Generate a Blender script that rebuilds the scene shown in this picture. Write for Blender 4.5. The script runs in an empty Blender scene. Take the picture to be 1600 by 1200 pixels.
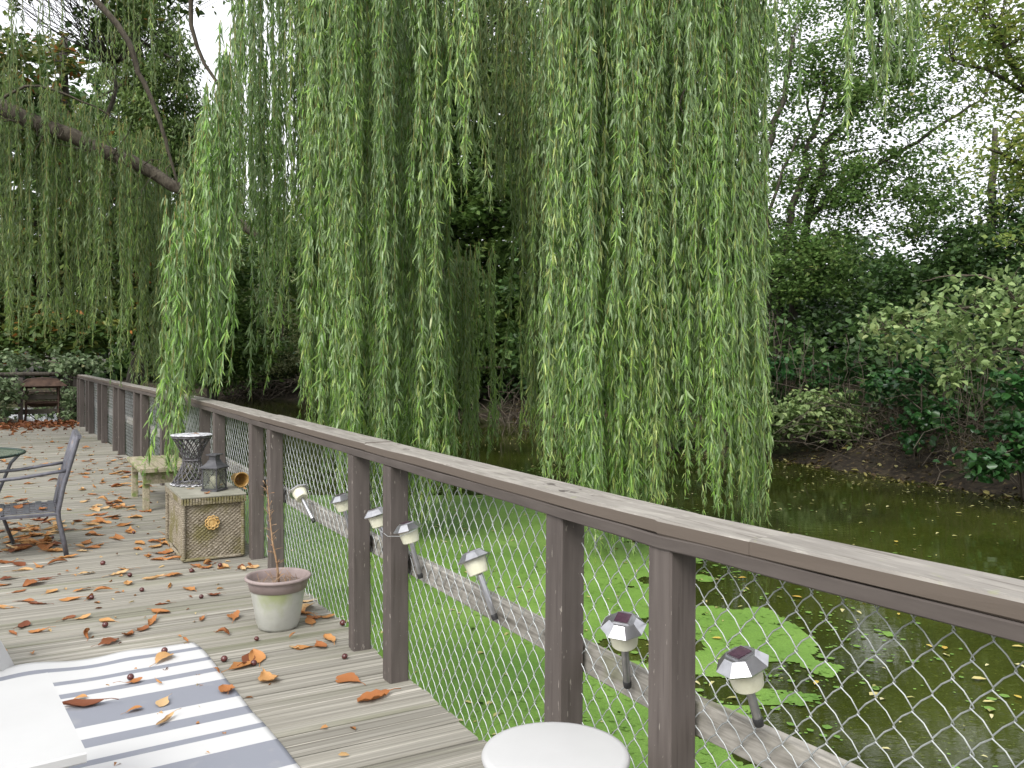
import bpy, math, random
import numpy as np
from mathutils import Vector, Matrix

# ------------------------------------------------------------------ camera, world, sun, exposure
SC = bpy.context.scene
COL = SC.collection
F, H, YH = 1386.0, 1.45, 553.0          # focal length in photo pixels, eye height, horizon row
RND = random.Random(11)
NR = np.random.default_rng(11)

cam = bpy.data.cameras.new("camera"); camo = bpy.data.objects.new("camera", cam); COL.objects.link(camo)
camo.location = (0, 0, H); camo.rotation_euler = (math.radians(90), 0, 0)
cam.sensor_width = 36; cam.lens = F / 1600 * 36; cam.shift_y = -(600 - YH) / 1600
cam.clip_start = 0.05; cam.clip_end = 5000
SC.camera = camo

SUN_EL, SUN_AZ = math.radians(46), math.radians(205)      # azimuth from +Y clockwise: behind the viewer, a little left
wd = bpy.data.worlds.new("World"); SC.world = wd; wd.use_nodes = True
nt = wd.node_tree; nt.nodes.clear()
sky = nt.nodes.new("ShaderNodeTexSky"); sky.sky_type = 'NISHITA'; sky.sun_disc = False
sky.sun_elevation = SUN_EL; sky.sun_rotation = SUN_AZ; sky.dust_density = 6; sky.air_density = 1; sky.ozone_density = 1
hs = nt.nodes.new("ShaderNodeHueSaturation"); hs.inputs["Saturation"].default_value = 0.12
mixw = nt.nodes.new("ShaderNodeMix"); mixw.data_type = 'RGBA'; mixw.inputs["Factor"].default_value = 0.65
mixw.inputs["B"].default_value = (9.0, 9.1, 9.6, 1)        # an even cloud deck
bg = nt.nodes.new("ShaderNodeBackground"); bg.inputs["Strength"].default_value = 0.12
wo = nt.nodes.new("ShaderNodeOutputWorld")
nt.links.new(sky.outputs[0], hs.inputs["Color"]); nt.links.new(hs.outputs[0], mixw.inputs["A"])
nt.links.new(mixw.outputs["Result"], bg.inputs["Color"]); nt.links.new(bg.outputs[0], wo.inputs["Surface"])

sl = bpy.data.lights.new("sun", 'SUN'); sl.energy = 1.5; sl.angle = math.radians(30); sl.color = (1, 0.97, 0.92)
so = bpy.data.objects.new("sun", sl); COL.objects.link(so)
sd = Vector((math.sin(SUN_AZ) * math.cos(SUN_EL), math.cos(SUN_AZ) * math.cos(SUN_EL), math.sin(SUN_EL)))
so.rotation_euler = sd.to_track_quat('Z', 'Y').to_euler(); so.location = (0, -10, 20)

vs = SC.view_settings; vs.view_transform = 'Standard'; vs.look = 'None'; vs.exposure = 0.85; vs.gamma = 1
vs.use_curve_mapping = False

cy_ = SC.cycles; cy_.max_bounces = 6; cy_.diffuse_bounces = 3; cy_.glossy_bounces = 3; cy_.transmission_bounces = 3; cy_.transparent_max_bounces = 8; cy_.caustics_reflective = False; cy_.caustics_refractive = False

# ------------------------------------------------------------------ coordinates
def P(px, py, Y):                       # photo pixel at a depth -> world
    return Vector(((px - 800) / F * Y, Y, H - (py - YH) / F * Y))
def G(px, py, z=0.0):                   # photo pixel on a level surface -> world
    Y = F * (H - z) / (py - YH); return Vector(((px - 800) / F * Y, Y, z))
TH = math.atan(0.554); CT, ST = math.cos(TH), math.sin(TH)
def W(x, y, z=0.0):                     # deck frame (x towards the pond, y along the railing) -> world
    return Vector((x * CT - y * ST, x * ST + y * CT, z))
def D(v):                               # world -> deck frame
    return Vector((v[0] * CT + v[1] * ST, -v[0] * ST + v[1] * CT, v[2]))
def on_x(px, py, x):                    # photo pixel on the upright plane deck-x = x -> world
    u = (px - 800) / F; Y = x / (CT * u + ST); return P(px, py, Y)

# ------------------------------------------------------------------ objects
def link(name, me, mat=None, parent=None, loc=(0, 0, 0), rz=0.0, smooth=False):
    o = bpy.data.objects.new(name, me); COL.objects.link(o)
    if mat is not None and me is not None and not me.materials: me.materials.append(mat)
    o.location = loc; o.rotation_euler = (0, 0, rz)
    if parent is not None: o.parent = parent
    if smooth and me is not None:
        me.polygons.foreach_set("use_smooth", np.ones(len(me.polygons), dtype=bool))
    return o
def tag(o, label=None, cat=None, group=None, kind=None):
    if label: o["label"] = label
    if cat: o["category"] = cat
    if group: o["group"] = group
    if kind: o["kind"] = kind
    return o
def empty(name, loc=(0, 0, 0), rz=0.0, label=None, cat=None, group=None, kind=None):
    o = bpy.data.objects.new(name, None); COL.objects.link(o); o.location = loc; o.rotation_euler = (0, 0, rz)
    o.empty_display_size = 0.1
    return tag(o, label, cat, group, kind)

class MB:
    def __init__(s): s.v = []; s.f = []
    def add(s, vs, fs):
        n = len(s.v); s.v += [tuple(v) for v in vs]; s.f += [tuple(i + n for i in f) for f in fs]; return s
    def box(s, c, d, M=None):
        x, y, z = d[0] / 2, d[1] / 2, d[2] / 2
        vs = [Vector((a * x, b * y, e * z)) for a in (-1, 1) for b in (-1, 1) for e in (-1, 1)]
        if M is not None: vs = [M @ v for v in vs]
        c = Vector(c)
        return s.add([v + c for v in vs], [(0, 1, 3, 2), (4, 6, 7, 5), (0, 4, 5, 1), (2, 3, 7, 6), (0, 2, 6, 4), (1, 5, 7, 3)])
    def cbox(s, c, d, ch=0.004, axis=0, M=None):       # chamfered bar along an axis
        o = [1, 2, 0][axis], [2, 0, 1][axis]
        L, a, b = d[axis] / 2, d[o[0]] / 2, d[o[1]] / 2
        prof = [(-a + ch, -b), (a - ch, -b), (a, -b + ch), (a, b - ch), (a - ch, b), (-a + ch, b), (-a, b - ch), (-a, -b + ch)]
        vs = []
        for e in (-L, L):
            for p, q in prof:
                v = [0, 0, 0]; v[axis] = e; v[o[0]] = p; v[o[1]] = q; v = Vector(v)
                vs.append((M @ v if M is not None else v) + Vector(c))
        fs = [(i, (i + 1) % 8, 8 + (i + 1) % 8, 8 + i) for i in range(8)] + [tuple(range(7, -1, -1)), tuple(range(8, 16))]
        return s.add(vs, fs)
    def tube(s, pts, r, n=6, cap=True):
        pts = [Vector(p) for p in pts]; k = len(pts)
        rs = r if isinstance(r, (list, tuple, np.ndarray)) else [r] * k
        vs = []; prev = None
        for i in range(k):
            t = (pts[min(i + 1, k - 1)] - pts[max(i - 1, 0)])
            t = t.normalized() if t.length > 1e-9 else Vector((0, 0, 1))
            if prev is None:
                a = t.orthogonal().normalized()
            else:
                a = prev - t * prev.dot(t); a = a.normalized() if a.length > 1e-6 else t.orthogonal().normalized()
            prev = a; b = t.cross(a)
            for j in range(n):
                an = 2 * math.pi * j / n
                vs.append(pts[i] + (a * math.cos(an) + b * math.sin(an)) * rs[i])
        fs = [(i * n + j, i * n + (j + 1) % n, (i + 1) * n + (j + 1) % n, (i + 1) * n + j) for i in range(k - 1) for j in range(n)]
        if cap and n > 2: fs += [tuple(range(n - 1, -1, -1)), tuple((k - 1) * n + j for j in range(n))]
        return s.add(vs, fs)
    def lathe(s, prof, n=32, c=(0, 0, 0), M=None, close=False):
        vs = []
        for r, z in prof:
            for j in range(n):
                an = 2 * math.pi * j / n; v = Vector((r * math.cos(an), r * math.sin(an), z))
                vs.append((M @ v if M is not None else v) + Vector(c))
        k = len(prof)
        fs = [(i * n + j, i * n + (j + 1) % n, (i + 1) * n + (j + 1) % n, (i + 1) * n + j) for i in range(k - 1) for j in range(n)]
        if close: fs += [tuple(range(n - 1, -1, -1)), tuple((k - 1) * n + j for j in range(n))]
        return s.add(vs, fs)
    def mesh(s, name="m"):
        me = bpy.data.meshes.new(name); me.from_pydata(s.v, [], s.f); me.update(); return me
    def obj(s, name, mat, parent=None, loc=(0, 0, 0), rz=0.0, smooth=False):
        return link(name, s.mesh(name), mat, parent, loc, rz, smooth)

def mesh_np(name, V, Q, rnd=None, rnd2=None):
    """quads from numpy, with per-vertex random values that drive leaf colours"""
    V = np.ascontiguousarray(V, dtype=np.float32); Q = np.ascontiguousarray(Q, dtype=np.int32)
    me = bpy.data.meshes.new(name)
    me.vertices.add(len(V)); me.vertices.foreach_set("co", V.ravel())
    me.loops.add(Q.size); me.loops.foreach_set("vertex_index", Q.ravel())
    me.polygons.add(len(Q)); me.polygons.foreach_set("loop_start", np.arange(0, Q.size, 4, dtype=np.int32))
    if rnd is not None:
        a = me.attributes.new("rnd", 'FLOAT', 'POINT'); a.data.foreach_set("value", np.ascontiguousarray(rnd, dtype=np.float32))
    if rnd2 is not None:
        a = me.attributes.new("tone", 'FLOAT', 'POINT'); a.data.foreach_set("value", np.ascontiguousarray(rnd2, dtype=np.float32))
    me.update(calc_edges=True); return me

# ------------------------------------------------------------------ materials
def new_mat(name):
    m = bpy.data.materials.new(name); m.use_nodes = True; nt = m.node_tree
    b = nt.nodes["Principled BSDF"]; return m, nt, b
def node(nt, t, **kw):
    n = nt.nodes.new(t)
    for k, v in kw.items(): setattr(n, k, v)
    return n
def ramp(nt, stops, interp='LINEAR'):
    r = node(nt, "ShaderNodeValToRGB"); r.color_ramp.interpolation = interp
    e = r.color_ramp.elements
    while len(e) < len(stops): e.new(0.5)
    for i, (p, c) in enumerate(stops): e[i].position = p; e[i].color = (*c, 1)
    return r
def coords(nt, scale, kind='Object', jitter=True):
    tc = node(nt, "ShaderNodeTexCoord"); mp = node(nt, "ShaderNodeMapping"); mp.inputs["Scale"].default_value = scale
    if jitter:
        oi = node(nt, "ShaderNodeObjectInfo"); ml = node(nt, "ShaderNodeVectorMath", operation='SCALE'); cb = node(nt, "ShaderNodeCombineXYZ")
        for k in "XYZ": nt.links.new(oi.outputs["Random"], cb.inputs[k])
        nt.links.new(cb.outputs[0], ml.inputs[0]); ml.inputs["Scale"].default_value = 37.0
        ad = node(nt, "ShaderNodeVectorMath", operation='ADD')
        nt.links.new(tc.outputs[kind], ad.inputs[0]); nt.links.new(ml.outputs[0], ad.inputs[1]); nt.links.new(ad.outputs[0], mp.inputs[0])
    else:
        nt.links.new(tc.outputs[kind], mp.inputs[0])
    return mp.outputs[0]
def noise(nt, vec, scale=5.0, detail=6.0, rough=0.55, dist=0.0):
    n = node(nt, "ShaderNodeTexNoise"); n.inputs["Scale"].default_value = scale; n.inputs["Detail"].default_value = detail
    n.inputs["Roughness"].default_value = rough; n.inputs["Distortion"].default_value = dist
    nt.links.new(vec, n.inputs["Vector"]); return n.outputs["Fac"]
def mix(nt, fac, a, b):
    m = node(nt, "ShaderNodeMix", data_type='RGBA')
    for k, v in (("Factor", fac), ("A", a), ("B", b)):
        if isinstance(v, bpy.types.NodeSocket): nt.links.new(v, m.inputs[k])
        else: m.inputs[k].default_value = v if k == "Factor" else (*v, 1)
    return m.outputs["Result"]
def smooth_step(nt, val, lo, hi):
    m = node(nt, "ShaderNodeMapRange", interpolation_type='SMOOTHSTEP'); m.inputs["From Min"].default_value = lo; m.inputs["From Max"].default_value = hi
    nt.links.new(val, m.inputs["Value"]); return m.outputs["Result"]
def bump(nt, b, h, strength=0.3, dist=0.01):
    n = node(nt, "ShaderNodeBump"); n.inputs["Strength"].default_value = strength; n.inputs["Distance"].default_value = dist
    nt.links.new(h, n.inputs["Height"]); nt.links.new(n.outputs[0], b.inputs["Normal"])

def surf(name, stops, scale=(1, 1, 1), ns=6.0, rough=0.7, spec=0.3, metal=0.0, bstr=0.25, bdist=0.004, layers=(), detail=6.0, per_obj=0.0, jitter=True, kind='Object'):
    m, nt, b = new_mat(name)
    v = coords(nt, scale, kind, jitter); n = noise(nt, v, ns, detail)
    r = ramp(nt, stops); nt.links.new(n, r.inputs[0]); c = r.outputs[0]
    for (col, sc, nsc, lo, hi, amt) in layers:          # stains, moss and wear with shapes of their own
        n2 = noise(nt, coords(nt, sc, kind, jitter), nsc, 5.0); f = smooth_step(nt, n2, lo, hi)
        mu = node(nt, "ShaderNodeMath", operation='MULTIPLY'); nt.links.new(f, mu.inputs[0]); mu.inputs[1].default_value = amt
        c = mix(nt, mu.outputs[0], c, col)
    if per_obj:
        oi = node(nt, "ShaderNodeObjectInfo"); hsv = node(nt, "ShaderNodeHueSaturation"); mr = node(nt, "ShaderNodeMapRange")
        mr.inputs["To Min"].default_value = 1 - per_obj; mr.inputs["To Max"].default_value = 1 + per_obj
        nt.links.new(oi.outputs["Random"], mr.inputs["Value"]); nt.links.new(mr.outputs[0], hsv.inputs["Value"]); nt.links.new(c, hsv.inputs["Color"]); c = hsv.outputs[0]
    nt.links.new(c, b.inputs["Base Color"])
    b.inputs["Roughness"].default_value = rough; b.inputs["Specular IOR Level"].default_value = spec; b.inputs["Metallic"].default_value = metal
    if bstr: bump(nt, b, n, bstr, bdist)
    return m

def leafmat(name, stops, back=None, trans=0.35, rough=0.45, spec=0.35, attr=True, tone=True):
    m, nt, b = new_mat(name)
    r = ramp(nt, stops)
    if attr:
        a = node(nt, "ShaderNodeAttribute", attribute_name="rnd"); nt.links.new(a.outputs["Fac"], r.inputs[0])
    else:
        oi = node(nt, "ShaderNodeObjectInfo"); nt.links.new(oi.outputs["Random"], r.inputs[0])
    c = r.outputs[0]
    if attr and tone:
        t = node(nt, "ShaderNodeAttribute", attribute_name="tone"); hv = node(nt, "ShaderNodeHueSaturation")
        nt.links.new(t.outputs["Fac"], hv.inputs["Value"]); nt.links.new(c, hv.inputs["Color"]); c = hv.outputs[0]
    if back is not None:
        g = node(nt, "ShaderNodeNewGeometry"); mu = node(nt, "ShaderNodeMath", operation='MULTIPLY'); nt.links.new(g.outputs["Backfacing"], mu.inputs[0]); mu.inputs[1].default_value = 0.75
        c = mix(nt, mu.outputs[0], c, back)
    nt.links.new(c, b.inputs["Base Color"]); b.inputs["Roughness"].default_value = rough; b.inputs["Specular IOR Level"].default_value = spec
    tr = node(nt, "ShaderNodeBsdfTranslucent"); nt.links.new(c, tr.inputs["Color"])
    ms = node(nt, "ShaderNodeMixShader"); ms.inputs[0].default_value = trans
    out = nt.nodes["Material Output"]
    nt.links.new(b.outputs[0], ms.inputs[1]); nt.links.new(tr.outputs[0], ms.inputs[2]); nt.links.new(ms.outputs[0], out.inputs["Surface"])
    return m

M = {}
M['deck'] = surf("weathered deck wood", [(0.26, (.11, .103, .086)), (0.42, (.20, .188, .158)), (0.56, (.255, .242, .206)), (0.74, (.37, .35, .305))],
                 (1.1, 24, 24), 2.4, rough=.8, spec=.25, bstr=.55, bdist=.004, per_obj=.13,
                 layers=[((.115, .125, .06), (1.1, 3, 3), 1.4, .50, .68, .55), ((.60, .56, .49), (1.6, 28, 28), 2.6, .60, .70, .6), ((.06, .052, .042), (1.6, 50, 50), 2.0, .62, .74, .5)])
M['post'] = surf("brown painted post", [(0.3, (.078, .065, .058)), (0.7, (.112, .095, .085))], (14, 14, 1.2), 3.0, rough=.6, spec=.3, bstr=.25, bdist=.002, per_obj=.08,
                 layers=[((.32, .29, .25), (30, 30, 7), 3.0, .665, .69, .7), ((.055, .045, .04), (22, 22, 1.0), 3.0, .56, .70, .6)])
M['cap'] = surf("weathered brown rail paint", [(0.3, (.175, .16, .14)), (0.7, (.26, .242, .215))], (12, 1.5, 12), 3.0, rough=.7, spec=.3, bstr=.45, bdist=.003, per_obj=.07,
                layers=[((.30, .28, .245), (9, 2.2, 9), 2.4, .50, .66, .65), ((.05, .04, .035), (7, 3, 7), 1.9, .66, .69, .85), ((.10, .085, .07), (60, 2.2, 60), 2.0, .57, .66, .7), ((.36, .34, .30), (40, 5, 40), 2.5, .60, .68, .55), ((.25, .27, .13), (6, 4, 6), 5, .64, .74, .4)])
def tone_by_facing(m, paint):  # paint colour on the sides, lighter greyer tone on upward faces
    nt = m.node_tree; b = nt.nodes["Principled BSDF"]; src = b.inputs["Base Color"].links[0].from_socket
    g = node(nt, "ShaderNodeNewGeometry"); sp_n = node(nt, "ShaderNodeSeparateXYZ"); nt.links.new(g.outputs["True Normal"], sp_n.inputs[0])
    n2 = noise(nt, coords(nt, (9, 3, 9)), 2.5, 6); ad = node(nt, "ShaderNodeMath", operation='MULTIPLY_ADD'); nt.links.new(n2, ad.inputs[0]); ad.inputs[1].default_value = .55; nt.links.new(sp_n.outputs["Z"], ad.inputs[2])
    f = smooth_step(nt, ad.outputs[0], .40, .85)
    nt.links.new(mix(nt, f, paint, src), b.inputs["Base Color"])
tone_by_facing(M['cap'], (.115, .093, .075))
M['capside'] = surf("brown painted sub rail", [(0.3, (.07, .058, .051)), (0.7, (.10, .085, .075))], (12, 1.5, 12), 3.0, rough=.65, bstr=.25, bdist=.002)
M['grey_wood'] = surf("bare grey timber", [(0.3, (.13, .12, .10)), (0.5, (.26, .245, .215)), (0.7, (.37, .35, .31))], (25, 1.4, 25), 2.4, rough=.85, bstr=.5, bdist=.004,
                      layers=[((.16, .17, .08), (3, 2, 3), 2.5, .55, .7, .5), ((.045, .04, .035), (5, 2.5, 5), 2.6, .64, .72, .7)])
M['bench'] = surf("mossy bench wood", [(0.3, (.20, .175, .115)), (0.7, (.42, .37, .27))], (25, 1.5, 25), 2.4, rough=.85, bstr=.4, bdist=.003, per_obj=.1,
                  layers=[((.13, .19, .04), (4, 3, 4), 3.0, .48, .62, .8)])
M['galv'] = surf("galvanised wire", [(0.3, (.30, .32, .315)), (0.7, (.52, .54, .54))], (1, 1, 1), 18, rough=.42, spec=.5, metal=.35, bstr=0)
M['steel'] = surf("brushed steel", [(0.3, (.36, .36, .37)), (0.7, (.50, .50, .51))], (1, 1, 1), 30, rough=.28, spec=.5, metal=.9, bstr=0)
M['frost'] = surf("yellowed frosted plastic", [(0.3, (.55, .54, .40)), (0.7, (.68, .67, .54))], (1, 1, 1), 20, rough=.4, spec=.4, bstr=0)
M['solar'] = surf("solar cell", [(0.3, (.035, .018, .03)), (0.7, (.07, .035, .05))], (1, 1, 1), 60, rough=.2, spec=.5, bstr=0)
M['stake_black'] = surf("black plastic", [(0.3, (.02, .02, .02)), (0.7, (.035, .035, .035))], rough=.5, bstr=0)
M['iron'] = surf("grey painted iron", [(0.3, (.085, .085, .10)), (0.7, (.15, .15, .17))], (1, 1, 1), 25, rough=.45, spec=.5, metal=.3, bstr=.15, bdist=.001,
                 layers=[((.22, .14, .09), (1, 1, 1), 12, .62, .72, .6)])
M['rust'] = surf("rusted dark steel", [(0.3, (.045, .028, .022)), (0.7, (.12, .075, .055))], (1, 1, 1), 9, rough=.8, metal=.2, bstr=.2, bdist=.002)
M['lantern'] = surf("dark grey lantern metal", [(0.3, (.045, .045, .05)), (0.7, (.085, .085, .09))], (1, 1, 1), 20, rough=.5, spec=.4, bstr=.1, bdist=.001)
M['candle'] = surf("ivory candle", [(0.3, (.70, .64, .48)), (0.7, (.80, .74, .58))], rough=.5, bstr=0)
M['wicker'] = surf("weathered wicker", [(0.28, (.065, .05, .032)), (0.45, (.20, .17, .12)), (0.7, (.40, .355, .285))], (8, 8, 30), 6, rough=.8, bstr=.5, bdist=.003,
                   layers=[((.13, .115, .03), (1, 1, 1), 4, .46, .62, .75), ((.55, .50, .42), (20, 20, 40), 5, .62, .7, .5)])
M['lidtop'] = surf("grey lid cloth", [(0.3, (.20, .195, .155)), (0.7, (.30, .29, .24))], (1, 1, 1), 8, rough=.9, bstr=.2)
M['rosette'] = surf("straw rosette", [(0.3, (.38, .22, .07)), (0.7, (.62, .42, .17))], (1, 1, 1), 30, rough=.7, bstr=.2)
M['cane'] = surf("dark bronze cane", [(0.3, (.04, .035, .035)), (0.6, (.10, .095, .10)), (0.8, (.45, .45, .50))], (1, 1, 1), 30, rough=.35, spec=.5, bstr=0)
M['caneW'] = surf("bleached white cane", [(0.35, (.10, .10, .11)), (0.5, (.55, .55, .58)), (0.7, (.75, .75, .77))], (1, 1, 1), 45, rough=.4, bstr=0)
M['brass'] = surf("amber glazed clay", [(0.3, (.22, .12, .03)), (0.7, (.46, .28, .09))], (1, 1, 1), 18, rough=.35, spec=.5, bstr=.1)
M['pot_brown'] = surf("brown plastic", [(0.3, (.21, .165, .155)), (0.7, (.30, .245, .23))], (1, 1, 1), 9, rough=.55, bstr=.05)
M['pot_white'] = surf("chalky white plastic", [(0.3, (.32, .32, .285)), (0.7, (.46, .46, .42))], (1, 1, 1), 6, rough=.6, bstr=.1,
                      layers=[((.24, .28, .09), (1, 1, .7), 3.2, .50, .68, .75), ((.33, .33, .27), (1, 1, 4), 6, .55, .7, .6)])
M['soil'] = surf("dry soil", [(0.3, (.10, .075, .06)), (0.7, (.24, .19, .165))], (1, 1, 1), 40, rough=.95, bstr=.8, bdist=.01)
M['dry'] = surf("dry brown stem", [(0.3, (.20, .11, .055)), (0.7, (.40, .27, .16))], (1, 1, 1), 25, rough=.8, bstr=0)
M['white'] = surf("white plastic", [(0.3, (.43, .43, .425)), (0.7, (.48, .48, .475))], (1, 1, 1), 3, rough=.4, spec=.4, bstr=0)
M['red'] = surf("dark red rubber", [(0.3, (.10, .02, .035)), (0.7, (.15, .03, .05))], rough=.5, bstr=0)
M['bark'] = surf("dark bark", [(0.3, (.030, .025, .020)), (0.7, (.10, .088, .07))], (6, 6, 1.5), 4, rough=.9, bstr=.8, bdist=.02, layers=[((.13, .14, .09), (2, 2, 2), 3, .55, .7, .5)])
M['barkw'] = surf("willow bark", [(0.3, (.035, .028, .02)), (0.7, (.11, .095, .07))], (6, 6, 2), 4, rough=.9, bstr=.8, bdist=.02)
M['twig'] = surf("grey brown twig", [(0.3, (.06, .048, .036)), (0.7, (.15, .125, .095))], (1, 1, 1), 9, rough=.85, bstr=0)
M['wand'] = surf("willow shoot", [(0.3, (.19, .16, .05)), (0.7, (.33, .29, .10))], (1, 1, 1), 6, rough=.6, bstr=0)
M['conker'] = surf("glossy chestnut", [(0.3, (.055, .012, .012)), (0.7, (.10, .025, .02))], (1, 1, 1), 20, rough=.18, spec=.6, bstr=0)
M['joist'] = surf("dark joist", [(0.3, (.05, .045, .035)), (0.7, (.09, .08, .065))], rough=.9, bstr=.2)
M['glass_rim'] = surf("dark green rim", [(0.3, (.02, .035, .03)), (0.7, (.03, .05, .042))], rough=.3, bstr=0)

def glassmat(name, col, rough=.02, alpha=.75):
    m, nt, b = new_mat(name); out = nt.nodes["Material Output"]
    b.inputs["Base Color"].default_value = (*col, 1); b.inputs["Roughness"].default_value = rough
    t = node(nt, "ShaderNodeBsdfTransparent"); t.inputs[0].default_value = (*[min(1, c * .4 + .72) for c in col], 1)
    ms = node(nt, "ShaderNodeMixShader"); ms.inputs[0].default_value = alpha
    nt.links.new(b.outputs[0], ms.inputs[1]); nt.links.new(t.outputs[0], ms.inputs[2]); nt.links.new(ms.outputs[0], out.inputs["Surface"]); return m
M['pane'] = glassmat("dusty glass pane", (.30, .32, .27), .25, .82)
M['glass'] = glassmat("green tempered glass", (.25, .33, .26), .05, .6)

M['leaf_brown'] = leafmat("dry fallen leaf", [(0.0, (.15, .045, .02)), (0.2, (.33, .125, .04)), (0.5, (.44, .20, .065)), (0.8, (.50, .28, .11)), (1.0, (.54, .38, .20))], trans=.15, rough=.6, attr=False)
M['leaf_heap'] = leafmat("dry leaf heap", [(0.0, (.08, .028, .012)), (0.5, (.20, .07, .025)), (1.0, (.34, .14, .05))], trans=.15, rough=.6, tone=False)
M['leaf_brown2'] = leafmat('leaf crumbs', [(0.0, (.15, .05, .02)), (0.5, (.38, .18, .06)), (1.0, (.50, .40, .20))], trans=.15, rough=.6, tone=False)
M['leaf_yellow'] = leafmat('floating yellow leaf', [(0.0, (.42, .16, .03)), (0.5, (.50, .38, .07)), (1.0, (.52, .48, .24))], trans=.15, rough=.5, attr=False)
M['willow'] = leafmat("willow leaf", [(0.0, (.075, .17, .022)), (0.35, (.16, .305, .045)), (0.7, (.265, .42, .085)), (1.0, (.44, .51, .16))], back=(.37, .49, .27), trans=.4, rough=.33, spec=.6)
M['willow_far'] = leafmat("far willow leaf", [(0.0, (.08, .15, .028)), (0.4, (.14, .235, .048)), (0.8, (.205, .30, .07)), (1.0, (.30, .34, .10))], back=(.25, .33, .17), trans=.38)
M['cedar'] = leafmat("cedar spray", [(0.0, (.055, .105, .025)), (0.6, (.13, .20, .05)), (0.88, (.20, .25, .075)), (1.0, (.40, .15, .06))], trans=.2)
M['chest'] = leafmat("chestnut tree leaf", [(0.0, (.04, .08, .022)), (0.5, (.10, .165, .04)), (0.8, (.20, .21, .05)), (0.9, (.40, .15, .045)), (1.0, (.48, .20, .055))], trans=.3)
M['dark'] = leafmat("dark green leaf", [(0.0, (.028, .065, .02)), (0.6, (.07, .135, .036)), (1.0, (.135, .20, .055))], trans=.3, spec=.45)
M['mid'] = leafmat("mid green leaf", [(0.0, (.055, .11, .028)), (0.6, (.125, .205, .05)), (0.9, (.21, .27, .07)), (1.0, (.36, .33, .085))], trans=.4)
M['midl'] = leafmat('light green leaf', [(0.0, (.07, .14, .035)), (0.6, (.155, .255, .07)), (0.9, (.25, .33, .10)), (1.0, (.40, .38, .10))], trans=.5)
M['yellowing'] = leafmat("yellowing leaf", [(0.0, (.12, .19, .04)), (0.5, (.22, .30, .07)), (1.0, (.48, .47, .13))], trans=.5)
M['pale'] = leafmat("pale green shrub leaf", [(0.0, (.15, .23, .08)), (0.6, (.28, .38, .15)), (0.9, (.40, .47, .20)), (1.0, (.52, .47, .12))], trans=.35)
M['bushpale'] = leafmat("silvery bush leaf", [(0.0, (.13, .16, .055)), (0.5, (.26, .29, .13)), (0.85, (.42, .42, .25)), (1.0, (.38, .34, .07))], trans=.35)
M['ivy'] = leafmat("ivy leaf", [(0.0, (.018, .06, .02)), (0.6, (.04, .12, .03)), (1.0, (.09, .18, .05))], trans=.25, spec=.5, rough=.35)
M['bramble'] = leafmat("bramble leaf", [(0.0, (.06, .10, .04)), (0.6, (.16, .22, .11)), (0.92, (.26, .31, .17)), (1.0, (.38, .24, .04))], trans=.3)
M['litter'] = leafmat("leaf litter", [(0.0, (.03, .02, .011)), (0.5, (.09, .058, .027)), (0.8, (.24, .21, .06)), (1.0, (.38, .35, .16))], trans=.1, tone=False)
M['floaty'] = leafmat("floating leaf bits", [(0.0, (.22, .22, .07)), (0.6, (.40, .38, .15)), (1.0, (.55, .50, .30))], trans=.1, tone=False)

# ------------------------------------------------------------------ leaf makers (numpy)
def unit(a):
    return a / np.maximum(np.linalg.norm(a, axis=1, keepdims=True), 1e-9)
def leaves(pos, dirs, nrm, length, width, fold=0.25, curve=0.15, wide_at=(.3, .7), w2=.8):
    """six-point leaves folded on the midrib; returns V, Q"""
    n = len(pos); d = unit(dirs); s = unit(np.cross(d, nrm)); u = np.cross(s, d)
    L = np.broadcast_to(length, (n,))[:, None]; Wd = np.broadcast_to(width, (n,))[:, None] * .5
    a, b = wide_at
    cv = curve * L
    base = pos; tip = pos + d * L - u * cv
    ma = pos + d * L * a + u * cv * .25; mb = pos + d * L * b - u * cv * .25
    R1 = ma + s * Wd + u * Wd * fold; L1 = ma - s * Wd + u * Wd * fold
    R2 = mb + s * Wd * w2 + u * Wd * fold; L2 = mb - s * Wd * w2 + u * Wd * fold
    V = np.stack([base, R1, R2, tip, L2, L1], axis=1).reshape(-1, 3)
    i = (np.arange(n) * 6)[:, None]
    Q = np.concatenate([i + np.array([[0, 1, 2, 3]]), i + np.array([[0, 3, 4, 5]])], axis=1).reshape(-1, 4)
    return V, Q
def diamonds(pos, dirs, nrm, length, width, fold=.2):
    n = len(pos); d = unit(dirs); s = unit(np.cross(d, nrm)); u = np.cross(s, d)
    L = np.broadcast_to(length, (n,))[:, None]; Wd = np.broadcast_to(width, (n,))[:, None] * .5
    m = pos + d * L * .45
    V = np.stack([pos, m + s * Wd + u * Wd * fold, pos + d * L, m - s * Wd + u * Wd * fold], axis=1).reshape(-1, 3)
    Q = np.arange(n * 4).reshape(-1, 4); return V, Q

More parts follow.
